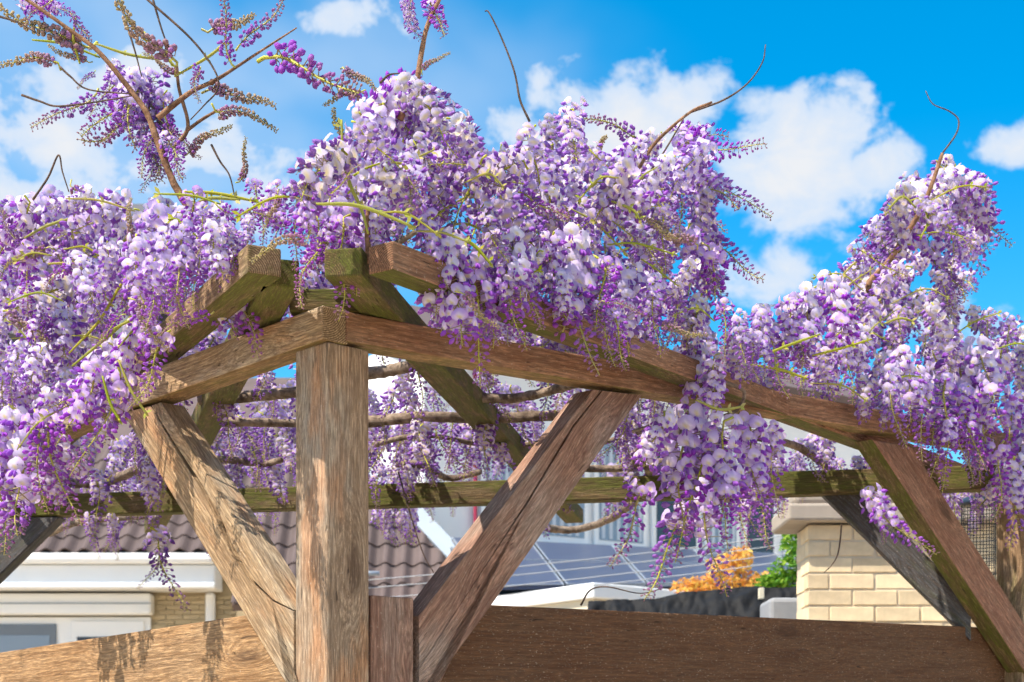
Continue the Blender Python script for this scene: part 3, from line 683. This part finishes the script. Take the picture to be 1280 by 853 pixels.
def make_raceme(seed, L, N, t_open, sz=.0205, kind='flower', pale=.6):
    rng = random.Random(seed); S = Soup(); K = Soup()
    cx, cy = rng.uniform(-.05, .05), rng.uniform(-.05, .05)
    def axis(t): return Vector((cx * t * t + .006 * math.sin(t * 7 + seed), cy * t * t + .006 * math.cos(t * 6 + seed), -L * t))
    pts = [Vector((rng.uniform(-.02, .02), rng.uniform(-.02, .02), .014)), Vector((0, 0, .005))] + [axis(i / 8) for i in range(1, 9)]
    v, f = tube_data(pts, [.0028 - .0020 * i / 9 for i in range(10)], 5); K.add(v, f, [lerp3(GRN, (.50, .46, .12), rng.random() * .6 + i / len(v) * .3) for i in range(len(v))])
    ph = rng.uniform(0, 6)
    for i in range(N):
        t = .02 + .98 * ((i + rng.uniform(-.3, .3)) / N); t = min(1, max(0, t)); ph += 2.399 + rng.uniform(-.3, .3)
        c = axis(t); o = Vector((math.cos(ph), math.sin(ph), rng.uniform(-.35, .30))).normalized(); up = Vector((rng.uniform(-.25, .25), rng.uniform(-.25, .25), 1)).normalized()
        if kind == 'flower':
            if t < t_open:
                ped = rng.uniform(.014, .032); p = c + o * ped; q = t / t_open
                floret(S, rng, p, (o + Vector((0, 0, -.15))).normalized(), up, sz * rng.uniform(.88, 1.12) * (1 - .12 * q), pale * (1 - .55 * q))
            else:
                q = (t - t_open) / max(.01, 1 - t_open); ped = rng.uniform(.012, .022) * (1 - .55 * q); p = c + (o + Vector((0, 0, -.3 * (1 - q)))).normalized() * ped
                s = sz * (.82 - .52 * q) * rng.uniform(.85, 1.15)
                c0 = lerp3(lerp3(VIO, LILAC, .35), MAUVE, q ** 2); c1 = lerp3(lerp3(DEEP, VIO, rng.random() * .6), lerp3(MAUVE, TAN, rng.random() * .8), q ** 3)
                bud(S, rng, p, o, up, s, c0, c1)
        else:                                            # young spike in bud
            ped = (rng.uniform(.003, .008) if kind == 'catkin' else rng.uniform(.007, .015)) * (1 - .5 * t); p = c + (o + Vector((0, 0, -.2))).normalized() * ped
            s = (.0135 - .0085 * t) * rng.uniform(.85, 1.15)
            if kind == 'purple': c0 = lerp3(VIO, MAUVE, t); c1 = lerp3(lerp3(DEEP, VIO, rng.random()), lerp3(MAUVE, TAN, rng.random()), t ** 1.6)
            else: c0 = lerp3((.52, .36, .36), TAN, .4 + .6 * rng.random()); c1 = lerp3(lerp3(VIO, MAUVE, rng.random()), lerp3((.62, .50, .32), (.50, .48, .12), rng.random() * .7), min(1, t * 1.4))
            bud(S, rng, p, o, -up if kind == 'catkin' and t > .5 and rng.random() < .4 else up, s, c0, c1, 1.45 if kind == 'catkin' else 1.25)
        if K is not None and (i % 1 == 0):
            v, f = tube_data([c, p], [.0011, .0008], 3); K.add(v, f, [lerp3((.40, .42, .10), (.34, .16, .30), .35 + .3 * rng.random())] * len(v))
    a = mesh('raceme', S.V, S.F, S.C, smooth=True); a.materials.append(M['petal'])
    b = mesh('raceme_stalk', K.V, K.F, K.C, smooth=True); b.materials.append(M['stalk'])
    return a, b, L
def variants(d): return {'open': [make_raceme(d + 10 + i, .19, 54, .70 + .04 * (i % 4), .0228, 'flower', .45 + .12 * (i % 5)) for i in range(10)],
       'half': [make_raceme(d + 40 + i, .235, 68, .36 + .05 * (i % 4), .0222, 'flower', .35 + .12 * (i % 4)) for i in range(9)],
       'violet': [make_raceme(d + 70 + i, .20, 70, .12 + .05 * (i % 3), .0218, 'flower', .25) for i in range(7)],
       'purple': [make_raceme(d + 90 + i, .16, 78, 0, .02, 'purple') for i in range(5)],
       'catkin': [make_raceme(d + 110 + i, .15, 100, 0, .02, 'catkin') for i in range(5)],
       'pale': [make_raceme(d + 130 + i, .15, 50, .92, .0240, 'flower', 1.1) for i in range(6)]}
VAR = variants(0); LOW[0] = True; VARL = variants(500); LOW[0] = False
trunk_base = atz(P0 + (LD + RD) * .20, 0)
wis = thing('wisteria', 'climbing wisteria in full purple bloom covering the timber pergola', 'wisteria', trunk_base)
LEFT = [(-70, 255), (20, 240), (60, 228), (110, 222), (160, 242), (230, 236), (300, 220), (350, 236), (400, 222), (400, 318), (352, 306), (306, 308), (272, 340), (262, 372), (290, 385), (262, 405), (238, 385), (205, 425), (182, 452), (178, 484), (152, 520), (128, 590), (108, 545), (82, 525), (76, 630), (45, 672), (-70, 690)]
CENT = [(400, 222), (436, 170), (446, 135), (490, 105), (524, 94), (552, 132), (586, 150), (610, 190), (640, 176), (690, 128), (722, 138), (742, 195), (800, 168), (870, 158), (892, 190), (870, 215), (905, 245), (920, 275), (890, 290), (905, 330), (890, 370), (905, 400), (905, 436), (868, 456), (830, 436), (785, 452), (735, 448), (700, 420), (660, 402), (640, 440), (600, 458), (572, 420), (545, 400), (530, 350), (500, 306), (462, 306), (448, 372), (420, 372), (408, 330), (385, 312)]
RIGHT = [(905, 470), (905, 415), (960, 378), (1030, 335), (1070, 308), (1090, 262), (1140, 214), (1190, 194), (1238, 218), (1258, 290), (1235, 335), (1200, 352), (1210, 384), (1350, 394), (1350, 700), (1272, 680), (1236, 640), (1204, 590), (1150, 556), (1110, 548), (1050, 506), (1000, 495), (940, 490)]
RNG = random.Random(3); NR_ = [0]; LATE = []
def put(kind, p, tip=None, scale=1.0, tilt=.30):
    """hang a raceme at p; tip gives the direction it points to, else straight down with a random lean"""
    a, b, L = RNG.choice((VAR if NR_[0] < 298 else VARL)[kind])
    d = (tip - p).normalized() if tip is not None else Vector((RNG.gauss(0, tilt), RNG.gauss(0, tilt), -1)).normalized()
    if tip is not None: scale = (tip - p).length / L
    q = d.to_track_quat('-Z', 'Y').to_matrix() @ Matrix.Rotation(RNG.uniform(0, 6.28), 3, 'Z')
    if NR_[0] < 298:
        NR_[0] += 1
        o = link('raceme', a, None, wis); o.location = p; o.rotation_euler = q.to_euler(); o.scale = (scale,) * 3
        k = bpy.data.objects.new('flower_stalk', b); COL.objects.link(k); k.parent = o
    else: LATE.append((a, b, p, q, scale))
def inside(poly, x, y):
    r = False; n = len(poly)
    for i in range(n):
        x0, y0 = poly[i]; x1, y1 = poly[(i + 1) % n]
        if (y0 > y) != (y1 > y) and x < (x1 - x0) * (y - y0) / (y1 - y0) + x0: r = not r
    return r
def zl(px): return (P0 - CAM).dot(NL) / ray(px, HZ).dot(NL)
def zr(px): return (P0 - CAM).dot(NR) / ray(px, HZ).dot(NR)
def zplane(px): return zl(px) if px < 412 else zr(px)
def beam_y(px): return 381 + .375 * (403 - px) if px < 412 else 389 + .184 * (px - 432)
def fill(poly, n, kinds, zfun, lo=.75, hi=1.1, sep=26, tries=6000, scale_min=.6):
    xs = [p[0] for p in poly]; ys = [p[1] for p in poly]; done = []; t = 0
    while len(done) < n and t < tries:
        t += 1; x, y = RNG.uniform(min(xs), max(xs)), RNG.uniform(min(ys), max(ys))
        if not inside(poly, x, y): continue
        Z = zfun(x, y); kind = RNG.choice(kinds); sc = RNG.uniform(lo, hi); Lp = VAR[kind][0][2] * sc * F / Z
        if not (inside(poly, x, y + Lp * .5) and inside(poly, x, y + Lp * .92)):
            sc *= .72; Lp *= .72
            if sc < scale_min * .8 or not (inside(poly, x, y + Lp * .5) and inside(poly, x, y + Lp * .9)): continue
        if any((x - a) ** 2 + ((y - b) * .8) ** 2 < sep * sep and abs(Z - c) < .35 for a, b, c in done): continue
        done.append((x, y, Z)); put(kind, PZ(x, y, Z), None, sc, .62 if y < beam_y(x) - 110 else .30)
    return len(done)
def zfront(x, y):
    b = zplane(x)
    if y > beam_y(x) - 45: return b - RNG.uniform(.05, .17)
    return b + (RNG.uniform(-.42, .12) if x < 412 else RNG.uniform(-.34, .16))
def zback(x, y): return zplane(x) + RNG.uniform(.3, .9)
MIX = ['open', 'open', 'half', 'half', 'violet', 'pale']
# front layer first (these are the ones that show largest)
# hanging clusters before the right beam
for x0, y0, x1, y1, k in ((872, 436, 880, 512, 'pale'), (893, 446, 898, 520, 'open'), (858, 520, 846, 668, 'open'), (880, 540, 862, 700, 'half'), (905, 530, 915, 650, 'open'), (935, 528, 950, 640, 'open'), (962, 535, 974, 640, 'half'), (830, 520, 812, 585, 'pale'),
                          (872, 610, 905, 742, 'half'), (850, 640, 826, 758, 'violet'), (900, 590, 915, 690, 'half'), (925, 600, 930, 690, 'violet'), (805, 610, 775, 715, 'violet'), (945, 610, 958, 690, 'violet'), (1085, 618, 1150, 708, 'half'), (1100, 628, 1112, 676, 'half')):
    zz = zr(x0) - RNG.uniform(.06, .2) if y0 < 600 else zr(x0) + RNG.uniform(-.1, .25); put(k, PZ(x0, y0, zz), PZ(x1, y1, zz - .03))
# hanging clusters round the corner and over the left beam
for x0, y0, x1, y1, k in ((1110, 462, 1116, 560, 'half'), (1148, 466, 1158, 578, 'half'), (1130, 440, 1133, 530, 'open'), (1182, 478, 1190, 592, 'violet'), (1206, 490, 1210, 590, 'half'), (1262, 500, 1266, 600, 'half'), (1268, 580, 1274, 690, 'half'), (1250, 560, 1256, 650, 'violet'), (1284, 520, 1288, 640, 'open'), (1195, 496, 1199, 590, 'violet'), (1166, 520, 1170, 602, 'violet'), (1186, 530, 1190, 612, 'half'), (1212, 535, 1214, 612, 'violet'), (1226, 500, 1230, 606, 'half'), (1228, 430, 1230, 540, 'open'), (1200, 440, 1203, 540, 'pale'), (1060, 420, 1062, 510, 'half'), (1000, 420, 1002, 500, 'half'), (962, 412, 966, 500, 'violet'), (925, 396, 925, 474, 'half'), (950, 392, 955, 468, 'open'), (985, 376, 990, 458, 'open'), (1012, 366, 1016, 440, 'pale'), (1042, 350, 1046, 430, 'pale'), (1080, 410, 1082, 490, 'open'), (905, 380, 902, 450, 'violet'), (940, 420, 936, 480, 'violet'), (1260, 400, 1262, 470, 'violet'), (1236, 392, 1238, 450, 'violet'),
                          (345, 236, 340, 300, 'open'), (368, 232, 372, 296, 'violet'), (388, 228, 392, 300, 'half'), (320, 228, 318, 290, 'violet'), (372, 270, 365, 335, 'violet'), (395, 268, 398, 340, 'violet'), (412, 280, 408, 340, 'half'), (330, 262, 322, 312, 'violet'), (350, 265, 345, 318, 'half'), (470, 255, 475, 320, 'open'), (500, 262, 506, 330, 'half'), (535, 275, 528, 360, 'open'), (610, 310, 605, 420, 'open'), (655, 320, 660, 420, 'half'), (740, 330, 748, 430, 'half'), (780, 340, 792, 440, 'open'), (815, 350, 820, 440, 'half'), (845, 360, 850, 440, 'violet'), (640, 300, 640, 390, 'pale'),
                          (430, 275, 437, 396, 'violet'), (447, 290, 450, 372, 'half'), (290, 345, 332, 452, 'half'), (262, 330, 278, 425, 'open'), (300, 300, 292, 372, 'open'), (400, 305, 352, 375, 'purple'), (585, 330, 622, 476, 'half'), (560, 320, 570, 440, 'open'), (628, 330, 655, 438, 'half'),
                          (700, 340, 735, 478, 'half'), (745, 380, 762, 462, 'violet'), (765, 390, 785, 468, 'violet'), (560, 300, 545, 392, 'pale'), (690, 300, 690, 400, 'open'), (720, 300, 724, 410, 'pale'),
                          (150, 470, 112, 602, 'half'), (120, 460, 100, 560, 'open'), (60, 520, 66, 660, 'violet'), (25, 520, 20, 676, 'open'), (0, 540, -5, 690, 'half'), (45, 520, 45, 640, 'violet'), (205, 420, 178, 512, 'violet')):
    zz = zplane(x0) - RNG.uniform(.10, .24) - (.12 if x0 > 500 else .16 if x0 < 240 else 0); put(k, PZ(x0, y0, zz), PZ(x1, y1, zz - .02))
for x0, y0, x1, y1, k in ((228, 285, 230, 368, 'open'), (246, 300, 250, 392, 'half'), (208, 296, 206, 392, 'open'), (270, 282, 266, 345, 'pale'), (192, 330, 188, 425, 'half'), (288, 286, 296, 352, 'half'), (170, 300, 168, 400, 'open'), (255, 262, 258, 320, 'violet'), (312, 276, 306, 318, 'open'), (222, 330, 216, 412, 'violet')):
    zz = RNG.uniform(2.84, 3.0); put(k, PZ(x0, y0, zz), PZ(x1, y1, zz - .02))
for k_ in range(26):
    poly = (LEFT, LEFT, CENT)[k_ % 3]
    for _ in range(80):
        x, y = RNG.uniform(-10, 900), RNG.uniform(225, 420); a_ = RNG.uniform(0, 6.28); L_ = RNG.uniform(45, 80); q = (x + L_ * math.cos(a_), y + .8 * L_ * math.sin(a_))
        if inside(poly, x, y) and inside(poly, *q): break
    else: continue
    zz = zplane(x) - RNG.uniform(.25, .42); put('catkin' if k_ % 2 else 'purple', PZ(x, y, zz), PZ(q[0], q[1], zz - .03))
# arching spikes against the sky
SP = [((800, 172), (726, 136), 'purple'), ((735, 192), (770, 178), 'catkin'), ((850, 178), (953, 199), 'half'), ((872, 215), (962, 278), 'half'), ((880, 300), (958, 353), 'violet'), ((885, 330), (908, 402), 'violet'), ((845, 165), (905, 168), 'open'), ((868, 225), (935, 262), 'violet'), ((860, 290), (900, 352), 'half'),
      ((1195, 240), (1262, 312), 'half'), ((1205, 230), (1250, 285), 'pale'), ((1185, 215), (1235, 250), 'pale'), ((1160, 300), (1205, 378), 'half'), ((1120, 270), (1085, 300), 'pale'), ((1150, 240), (1120, 330), 'pale'), ((1170, 330), (1225, 372), 'purple'),
      ((1010, 385), (1012, 345), 'catkin'), ((985, 385), (960, 380), 'purple'), ((1080, 330), (1045, 345), 'pale'),
      ((505, 0), (522, 52), 'open'), ((540, -6), (541, 50), 'half'), ((515, -30), (510, 20), 'half'), ((528, 88), (555, 58), 'catkin'), ((430, 85), (475, 108), 'catkin'), ((450, 115), (398, 122), 'catkin'), ((428, 205), (374, 199), 'purple'), ((440, 195), (412, 140), 'catkin'),
      ((455, 145), (515, 96), 'pale'), ((520, 110), (478, 150), 'pale'), ((545, 130), (600, 190), 'open'), ((500, 130), (545, 120), 'pale'),
      ((300, 226), (319, 178), 'catkin'), ((235, 192), (282, 147), 'catkin'), ((272, 140), (340, 133), 'catkin'), ((262, 113), (343, 108), 'catkin'), ((335, 73), (472, 106), 'purple'), ((300, 57), (371, 10), 'purple'), ((289, 78), (274, -6), 'purple'), ((218, 76), (112, 8), 'catkin'), ((262, 40), (330, 15), 'catkin'),
      ((119, 118), (47, 167), 'purple'), ((110, 78), (58, 62), 'catkin'), ((70, 78), (-8, 60), 'catkin'), ((110, 60), (-10, 30), 'catkin'), ((118, 90), (95, 110), 'purple'), ((150, 85), (118, 140), 'half'), ((160, 90), (152, 150), 'open'), ((140, 80), (165, 118), 'pale'),
      ((165, 92), (158, 190), 'half'), ((205, 120), (216, 205), 'violet'), ((178, 105), (140, 190), 'violet'), ((150, 95), (110, 150), 'violet'), ((180, 150), (196, 238), 'half'), ((208, 150), (240, 205), 'purple'), ((185, 95), (190, 190), 'violet'), ((165, 120), (104, 180), 'violet'), ((200, 150), (205, 235), 'violet'), ((190, 170), (170, 225), 'violet'), ((210, 175), (232, 230), 'violet'), ((175, 140), (120, 204), 'purple'), ((185, 120), (215, 180), 'half'), ((195, 190), (182, 240), 'violet'), ((60, 5), (100, 25), 'half'), ((30, -10), (70, 18), 'open'), ((90, 20), (125, 50), 'purple'), ((65, 0), (20, 20), 'purple'), ((250, 85), (232, 108), 'purple'), ((225, 90), (175, 78), 'catkin')]
for (x0, y0), (x1, y1), k in SP:
    zz = zplane(min(max(x0, 120), 1160)) - .02 + RNG.uniform(-.05, .1); put(k, PZ(x0, y0, zz), PZ(x1, y1, zz + RNG.uniform(-.1, .06)))
n1_ = fill(LEFT, 74, MIX, zfront, .58, .98, 22)
n2_ = fill(CENT, 84, MIX, zfront, .58, 1.0, 22)
n3_ = fill(RIGHT, 66, MIX + ['pale', 'open'], zfront, .62, 1.0, 22)
print('fill', n1_, n2_, n3_, NR_[0])
# behind, under the roof and along the rear beam
INS = [([(64, 545), (160, 545), (245, 500), (372, 478), (372, 640), (330, 690), (240, 660), (140, 700), (64, 660)], 58), ([(455, 468), (560, 465), (700, 490), (830, 520), (830, 600), (640, 610), (560, 575), (545, 650), (500, 690), (455, 690)], 70), ([(820, 520), (1000, 540), (1070, 600), (985, 655), (880, 660), (820, 640)], 16), ([(1130, 580), (1250, 590), (1270, 700), (1200, 700), (1170, 640)], 8)]
def zin(x, y): return min(5.6, max(3.75, 1.0 * F / (HZ - y + 30))) + RNG.uniform(0, .9)
for (poly, n) in INS: fill(poly, n, ['half', 'violet', 'open', 'violet'], zin, .45, .95, 11)
for x0, y0, x1, y1 in ((112, 645, 118, 700), (140, 645, 138, 695), (198, 668, 205, 768), (200, 690, 190, 740), (486, 620, 478, 670), (500, 640, 506, 682), (1215, 600, 1222, 640), (1160, 600, 1165, 640), (565, 560, 570, 615), (590, 560, 600, 600)):
    put(RNG.choice(['half', 'violet', 'open']), PZ(x0, y0, 5.2), PZ(x1, y1, 5.2))
# flowers hanging through the roof, all over its plan
cl_, cr_ = P0 + LD * 3.3, P0 + RD * 2.9
k_ = 0
while k_ < 165:
    u, v = RNG.random(), RNG.random()
    if u + v > 1.05: continue
    p = P0 + (cl_ - P0) * u + (cr_ - P0) * v + Vector((0, RNG.uniform(.1, .5), 0)); k_ += 1
    put(RNG.choice(['half', 'violet', 'open', 'violet']), atz(p, 1.5 + RNG.uniform(.84, 1.02)), None, RNG.uniform(.6, .95))
for k_ in range(64):
    x = RNG.uniform(215, 980); y = beam_y(x) - RNG.uniform(5, 75)
    put(RNG.choice(['half', 'violet', 'open', 'violet']), PZ(x, y, zplane(x) + RNG.uniform(.4, .95)), None, RNG.uniform(.6, .95))
for k_ in range(14):
    x = RNG.uniform(1120, 1290); y = RNG.uniform(520, 575); put(RNG.choice(['half', 'violet']), PZ(x, y, RNG.uniform(5.1, 5.7)), None, RNG.uniform(.5, .8))
LEFTB = [(x, y + 22) if y < 300 else (x, y) for x, y in LEFT if y < 500] + [(60, 540), (-70, 560)]
fill(LEFTB, 55, MIX, zback, .9, 1.3, 24); 
CENTB = [(x, y + 25) if y < 330 else (x, y) for x, y in CENT]
fill(CENTB, 55, MIX, zback, .9, 1.3, 24)
RIGHTB = [(x, y + 25) if y < 400 else (x, y) for x, y in RIGHT]
fill(RIGHTB, 55, MIX, zback, .9, 1.3, 24)
if LATE:
    def arr(me):
        n = len(me.vertices); co = np.empty(n * 3, np.float32); me.vertices.foreach_get('co', co)
        cc = np.empty(n * 4, np.float32); me.color_attributes['Col'].data.foreach_get('color', cc)
        ls = np.empty(len(me.loops), np.int32); me.loops.foreach_get('vertex_index', ls)
        st = np.empty(len(me.polygons), np.int32); me.polygons.foreach_get('loop_total', st)
        return co.reshape(-1, 3), cc.reshape(-1, 4), ls, st
    cache = {}
    for idx, nm, mt in ((0, 'raceme_mass', 'petal'), (1, 'flower_stalk_mass', 'stalk')):
        Co, Cc, Ls, St = [], [], [], []; k = 0
        for it in LATE:
            me = it[idx]
            if me.name not in cache: cache[me.name] = arr(me)
            co, cc, ls, st = cache[me.name]
            R = np.array(it[3]) * it[4]; Co.append(co @ R.T + np.array(it[2]) - np.array(trunk_base)); f_ = RNG.uniform(.85, 1.1); Cc.append(cc * np.array([f_, f_, f_, 1])); Ls.append(ls + k); St.append(st); k += len(co)
        Co, Cc, Ls, St = (np.concatenate(x) for x in (Co, Cc, Ls, St))
        me = bpy.data.meshes.new(nm); me.vertices.add(len(Co)); me.vertices.foreach_set('co', Co.astype(np.float32).ravel())
        me.loops.add(len(Ls)); me.loops.foreach_set('vertex_index', Ls.astype(np.int32))
        me.polygons.add(len(St)); me.polygons.foreach_set('loop_start', np.concatenate([[0], np.cumsum(St)[:-1]]).astype(np.int32)); me.polygons.foreach_set('loop_total', St.astype(np.int32))
        me.update(calc_edges=True); at = me.color_attributes.new('Col', 'FLOAT_COLOR', 'POINT'); at.data.foreach_set('color', Cc.astype(np.float32).ravel())
        me.polygons.foreach_set('use_smooth', [True] * len(me.polygons)); me.materials.append(M[mt])
        o = link(nm, me, None, wis); o.location = trunk_base; o['kind'] = 'stuff'
    print('late', len(LATE))

# ------------------------------------------------------------------ wisteria wood
# trunk behind the corner post, rising to the roof
tb = trunk_base
tube('trunk', [tb, tb + Vector((.015, .01, .8)), tb + Vector((-.02, .02, 1.5)), tb + Vector((.01, 0, 2.1)), tb + Vector((0, .03, 2.42))], .035, .022, M['bark'], wis, 6, 9, .06)
def woody(name, pts, zf, r0, r1, mat='bark', sides=7, rough=.08):
    P = [PZ(x, y, zf if isinstance(zf, (int, float)) else zf(x, y)) for x, y in pts]
    return tube(name, P, r0, r1, M[mat], wis, 6, sides, rough)
def hz(h): return lambda x, y: h * F / (HZ - y)
top = tb + Vector((0, .03, 2.40))
# thick stems lying over the rafters inside
for pts, r in (([(250, 500), (300, 497), (367, 491), (420, 488)], .013), ([(262, 527), (320, 528), (400, 530), (470, 528)], .011), ([(410, 532), (470, 527), (530, 521), (600, 524), (660, 521), (705, 520), (760, 528)], .013), ([(455, 468), (490, 463), (520, 458), (560, 462)], .012),
               ([(560, 492), (610, 498), (650, 497), (690, 488), (720, 480)], .011), ([(70, 600), (95, 604), (130, 603), (160, 592), (192, 580), (240, 575)], .014), ([(668, 652), (690, 661), (722, 662), (760, 650), (792, 628), (812, 600), (800, 560)], .013), ([(495, 580), (530, 582), (560, 598), (600, 590)], .010),
               ([(240, 578), (285, 575), (330, 580), (367, 570)], .010), ([(60, 668), (90, 655), (140, 648), (190, 645)], .012), ([(800, 560), (790, 590), (785, 610), (800, 625)], .008), ([(940, 545), (1000, 560), (1040, 590), (1060, 600)], .010), ([(720, 585), (770, 586), (820, 578), (900, 575)], .010),
               ([(470, 556), (500, 548), (540, 545), (600, 556)], .007), ([(640, 560), (690, 552), (740, 556), (800, 540)], .007)):
    woody('stem', pts, hz(.87), r * 1.25, r, 'bark', 8, .14)
# shoots above the roof
zt1 = zl(215) - .05
woody('branch', [(262, 315), (245, 275), (218, 231), (198, 180), (185, 145), (170, 122), (129, 71), (102, 48), (34, 0), (0, -25)], zt1, .0095, .003, 'bark_brown')
woody('branch', [(197, 148), (238, 116), (272, 99), (320, 68), (371, 35)], zt1 - .01, .0065, .0015, 'bark_brown')
woody('branch', [(218, 185), (235, 158), (224, 112), (221, 82)], zt1 + .02, .005, .003, 'bark_brown')
woody('branch', [(233, 164), (252, 150), (272, 138)], zt1 + .02, .004, .003, 'bark_brown')
woody('branch', [(500, 150), (520, 104), (528, 60), (535, 30), (552, -6)], zr(525), .0065, .004, 'bark_brown')
woody('branch', [(470, 260), (490, 240), (505, 215), (520, 190)], zr(490) - .08, .006, .005, 'bark_brown')
woody('branch', [(1085, 420), (1100, 385), (1085, 358), (1112, 325), (1150, 265), (1165, 230), (1178, 192)], zr(1130) - .1, .011, .005, 'bark_brown')
woody('branch', [(770, 240), (795, 215), (820, 178), (862, 141), (890, 128)], zr(820), .005, .0028, 'bark_brown')
woody('branch', [(428, 330), (460, 318), (495, 305), (520, 290)], zl(412) - .12, .007, .005, 'bark')
woody('branch', [(462, 330), (459, 290), (460, 260)], zl(412) - .14, .006, .004, 'bark_brown')
woody('branch', [(868, 466), (905, 478), (930, 490), (922, 512), (905, 520)], zr(900) - .1, .0055, .004, 'bark')
woody('branch', [(790, 540), (830, 528), (850, 535), (845, 560)], zr(830) - .05, .004, .003, 'bark')
for pts, z in (([(662, 152), (650, 125), (643, 90), (628, 50), (612, 17), (606, 14)], zr(650)), ([(862, 141), (905, 125), (935, 104), (953, 78), (957, 56)], zr(860)), ([(1178, 192), (1195, 168), (1198, 150), (1186, 139), (1166, 130), (1157, 114)], zr(1150)),
               ([(156, 24), (168, 62), (177, 96)], zt1), ([(180, -4), (238, 48), (268, 88), (272, 112), (255, 132), (238, 150)], zt1 - .03), ([(190, -4), (203, 40), (214, 68)], zt1), ([(-4, 20), (22, 28), (46, 42)], zt1), ([(27, 119), (50, 127), (72, 133), (118, 128), (165, 120)], zt1), ([(75, 84), (88, 96), (110, 112), (165, 118)], zt1),
               ([(41, 250), (60, 222), (73, 194), (78, 215), (86, 240)], zt1), ([(264, 181), (275, 202), (287, 220), (294, 250)], zt1), ([(475, 104), (486, 94), (500, 92)], zr(480)), ([(795, 232), (820, 205), (845, 165), (858, 142)], zr(800) - .1),
               ([(1052, 655), (1048, 690), (1040, 706), (1030, 716)], 4.6), ([(498, 590), (512, 640), (528, 690), (542, 716)], 4.6), ([(726, 757), (738, 738), (760, 734), (800, 742), (830, 735)], 4.3)):
    woody('tendril', pts, z, .0028, .0013, 'tendril', 5, .05)
# yellow-green young shoots among the flowers
def shoot(pts, z, r=.0034):
    P = smooth_path([PZ(x, y, z) for x, y in pts], 6); n = len(P); S_ = Soup(); rng = RNG
    v, f = tube_data(P, [r * (.35 + .65 * math.sin(math.pi * (.12 + .76 * i / (n - 1)))) for i in range(n)], 6); S_.add(v, f, [lerp3((.50, .45, .09), (.36, .42, .07), rng.random() * .8)] * len(v))
    for i in range(2, n, 3):                               # small folded leaflets
        d = (P[i] - P[i - 1]).normalized(); s = rng.uniform(.008, .018)
        for sg in (-1, 1):
            u = (d * .7 + Vector((rng.uniform(-.6, .6), rng.uniform(-.6, .2), sg * .7))).normalized(); vv = u.cross(Vector((0, -1, .3))).normalized()
            if i > n * .35: S_.add([P[i], P[i] + u * s * .5 + vv * s * .22, P[i] + u * s, P[i] + u * s * .5 - vv * s * .22], [(0, 1, 2), (0, 2, 3)], [lerp3((.40, .46, .05), (.55, .48, .12), rng.random())] * 4)
    org = P[0].copy(); me = mesh('shoot', [p - org for p in S_.V], S_.F, S_.C, smooth=True); me.materials.append(M['leaf'])
    o = link('shoot', me, None, wis); o.location = org
for pts in ([(460, 292), (452, 262), (438, 232), (429, 196), (427, 150)], [(432, 200), (445, 230), (455, 262)], [(86, 442), (125, 400), (160, 345), (205, 322)], [(140, 412), (175, 395), (215, 375)], [(90, 458), (130, 425), (165, 395)], [(128, 470), (138, 505), (152, 530)], [(148, 450), (165, 490), (185, 520)], [(60, 330), (110, 325), (165, 295)],
            [(228, 240), (270, 242), (320, 252)], [(240, 258), (262, 248), (300, 250)], [(30, 298), (60, 282), (100, 270)], [(560, 295), (590, 305), (615, 332)], [(945, 448), (985, 432), (1025, 418)], [(938, 456), (975, 462), (1010, 474)], [(1010, 446), (1050, 436), (1090, 424)], [(395, 255), (450, 258), (520, 285)], [(525, 180), (522, 215), (516, 240)],
            [(1150, 250), (1160, 275), (1150, 300)], [(1105, 405), (1125, 398), (1142, 402)], [(760, 250), (790, 262), (800, 275)], [(590, 235), (602, 270), (615, 300)], [(180, 40), (208, 72), (221, 86)], [(95, 20), (92, 50), (100, 80)], [(220, 95), (262, 70), (285, 50)], [(120, 55), (160, 68), (200, 75)], [(40, 50), (80, 55), (125, 72)], [(870, 500), (900, 512), (930, 508)], [(1170, 200), (1180, 212), (1196, 210)], [(1145, 260), (1128, 246), (1110, 262)]):
    x0, y0 = pts[0]; shoot(pts, (zplane(x0) - (.38 if x0 < 412 else .28)) if y0 > 225 else zplane(x0) - .03, .0033)
for i in range(54):
    poly = (LEFT, CENT, RIGHT)[i % 3]
    for _ in range(60):
        x = RNG.uniform(-20, 1280); y = RNG.uniform(200, 520); a_ = RNG.uniform(-.9, .9) + (3.14 if RNG.random() < .5 else 0); L_ = RNG.uniform(45, 95)
        q = (x + L_ * math.cos(a_), y + L_ * math.sin(a_))
        if inside(poly, x, y) and inside(poly, *q): break
    else: continue
    mid = ((x + q[0]) / 2 + RNG.uniform(-8, 8), (y + q[1]) / 2 - RNG.uniform(4, 16)); shoot([(x, y), mid, q], zplane(x) - RNG.uniform(.14, .36), .0023)
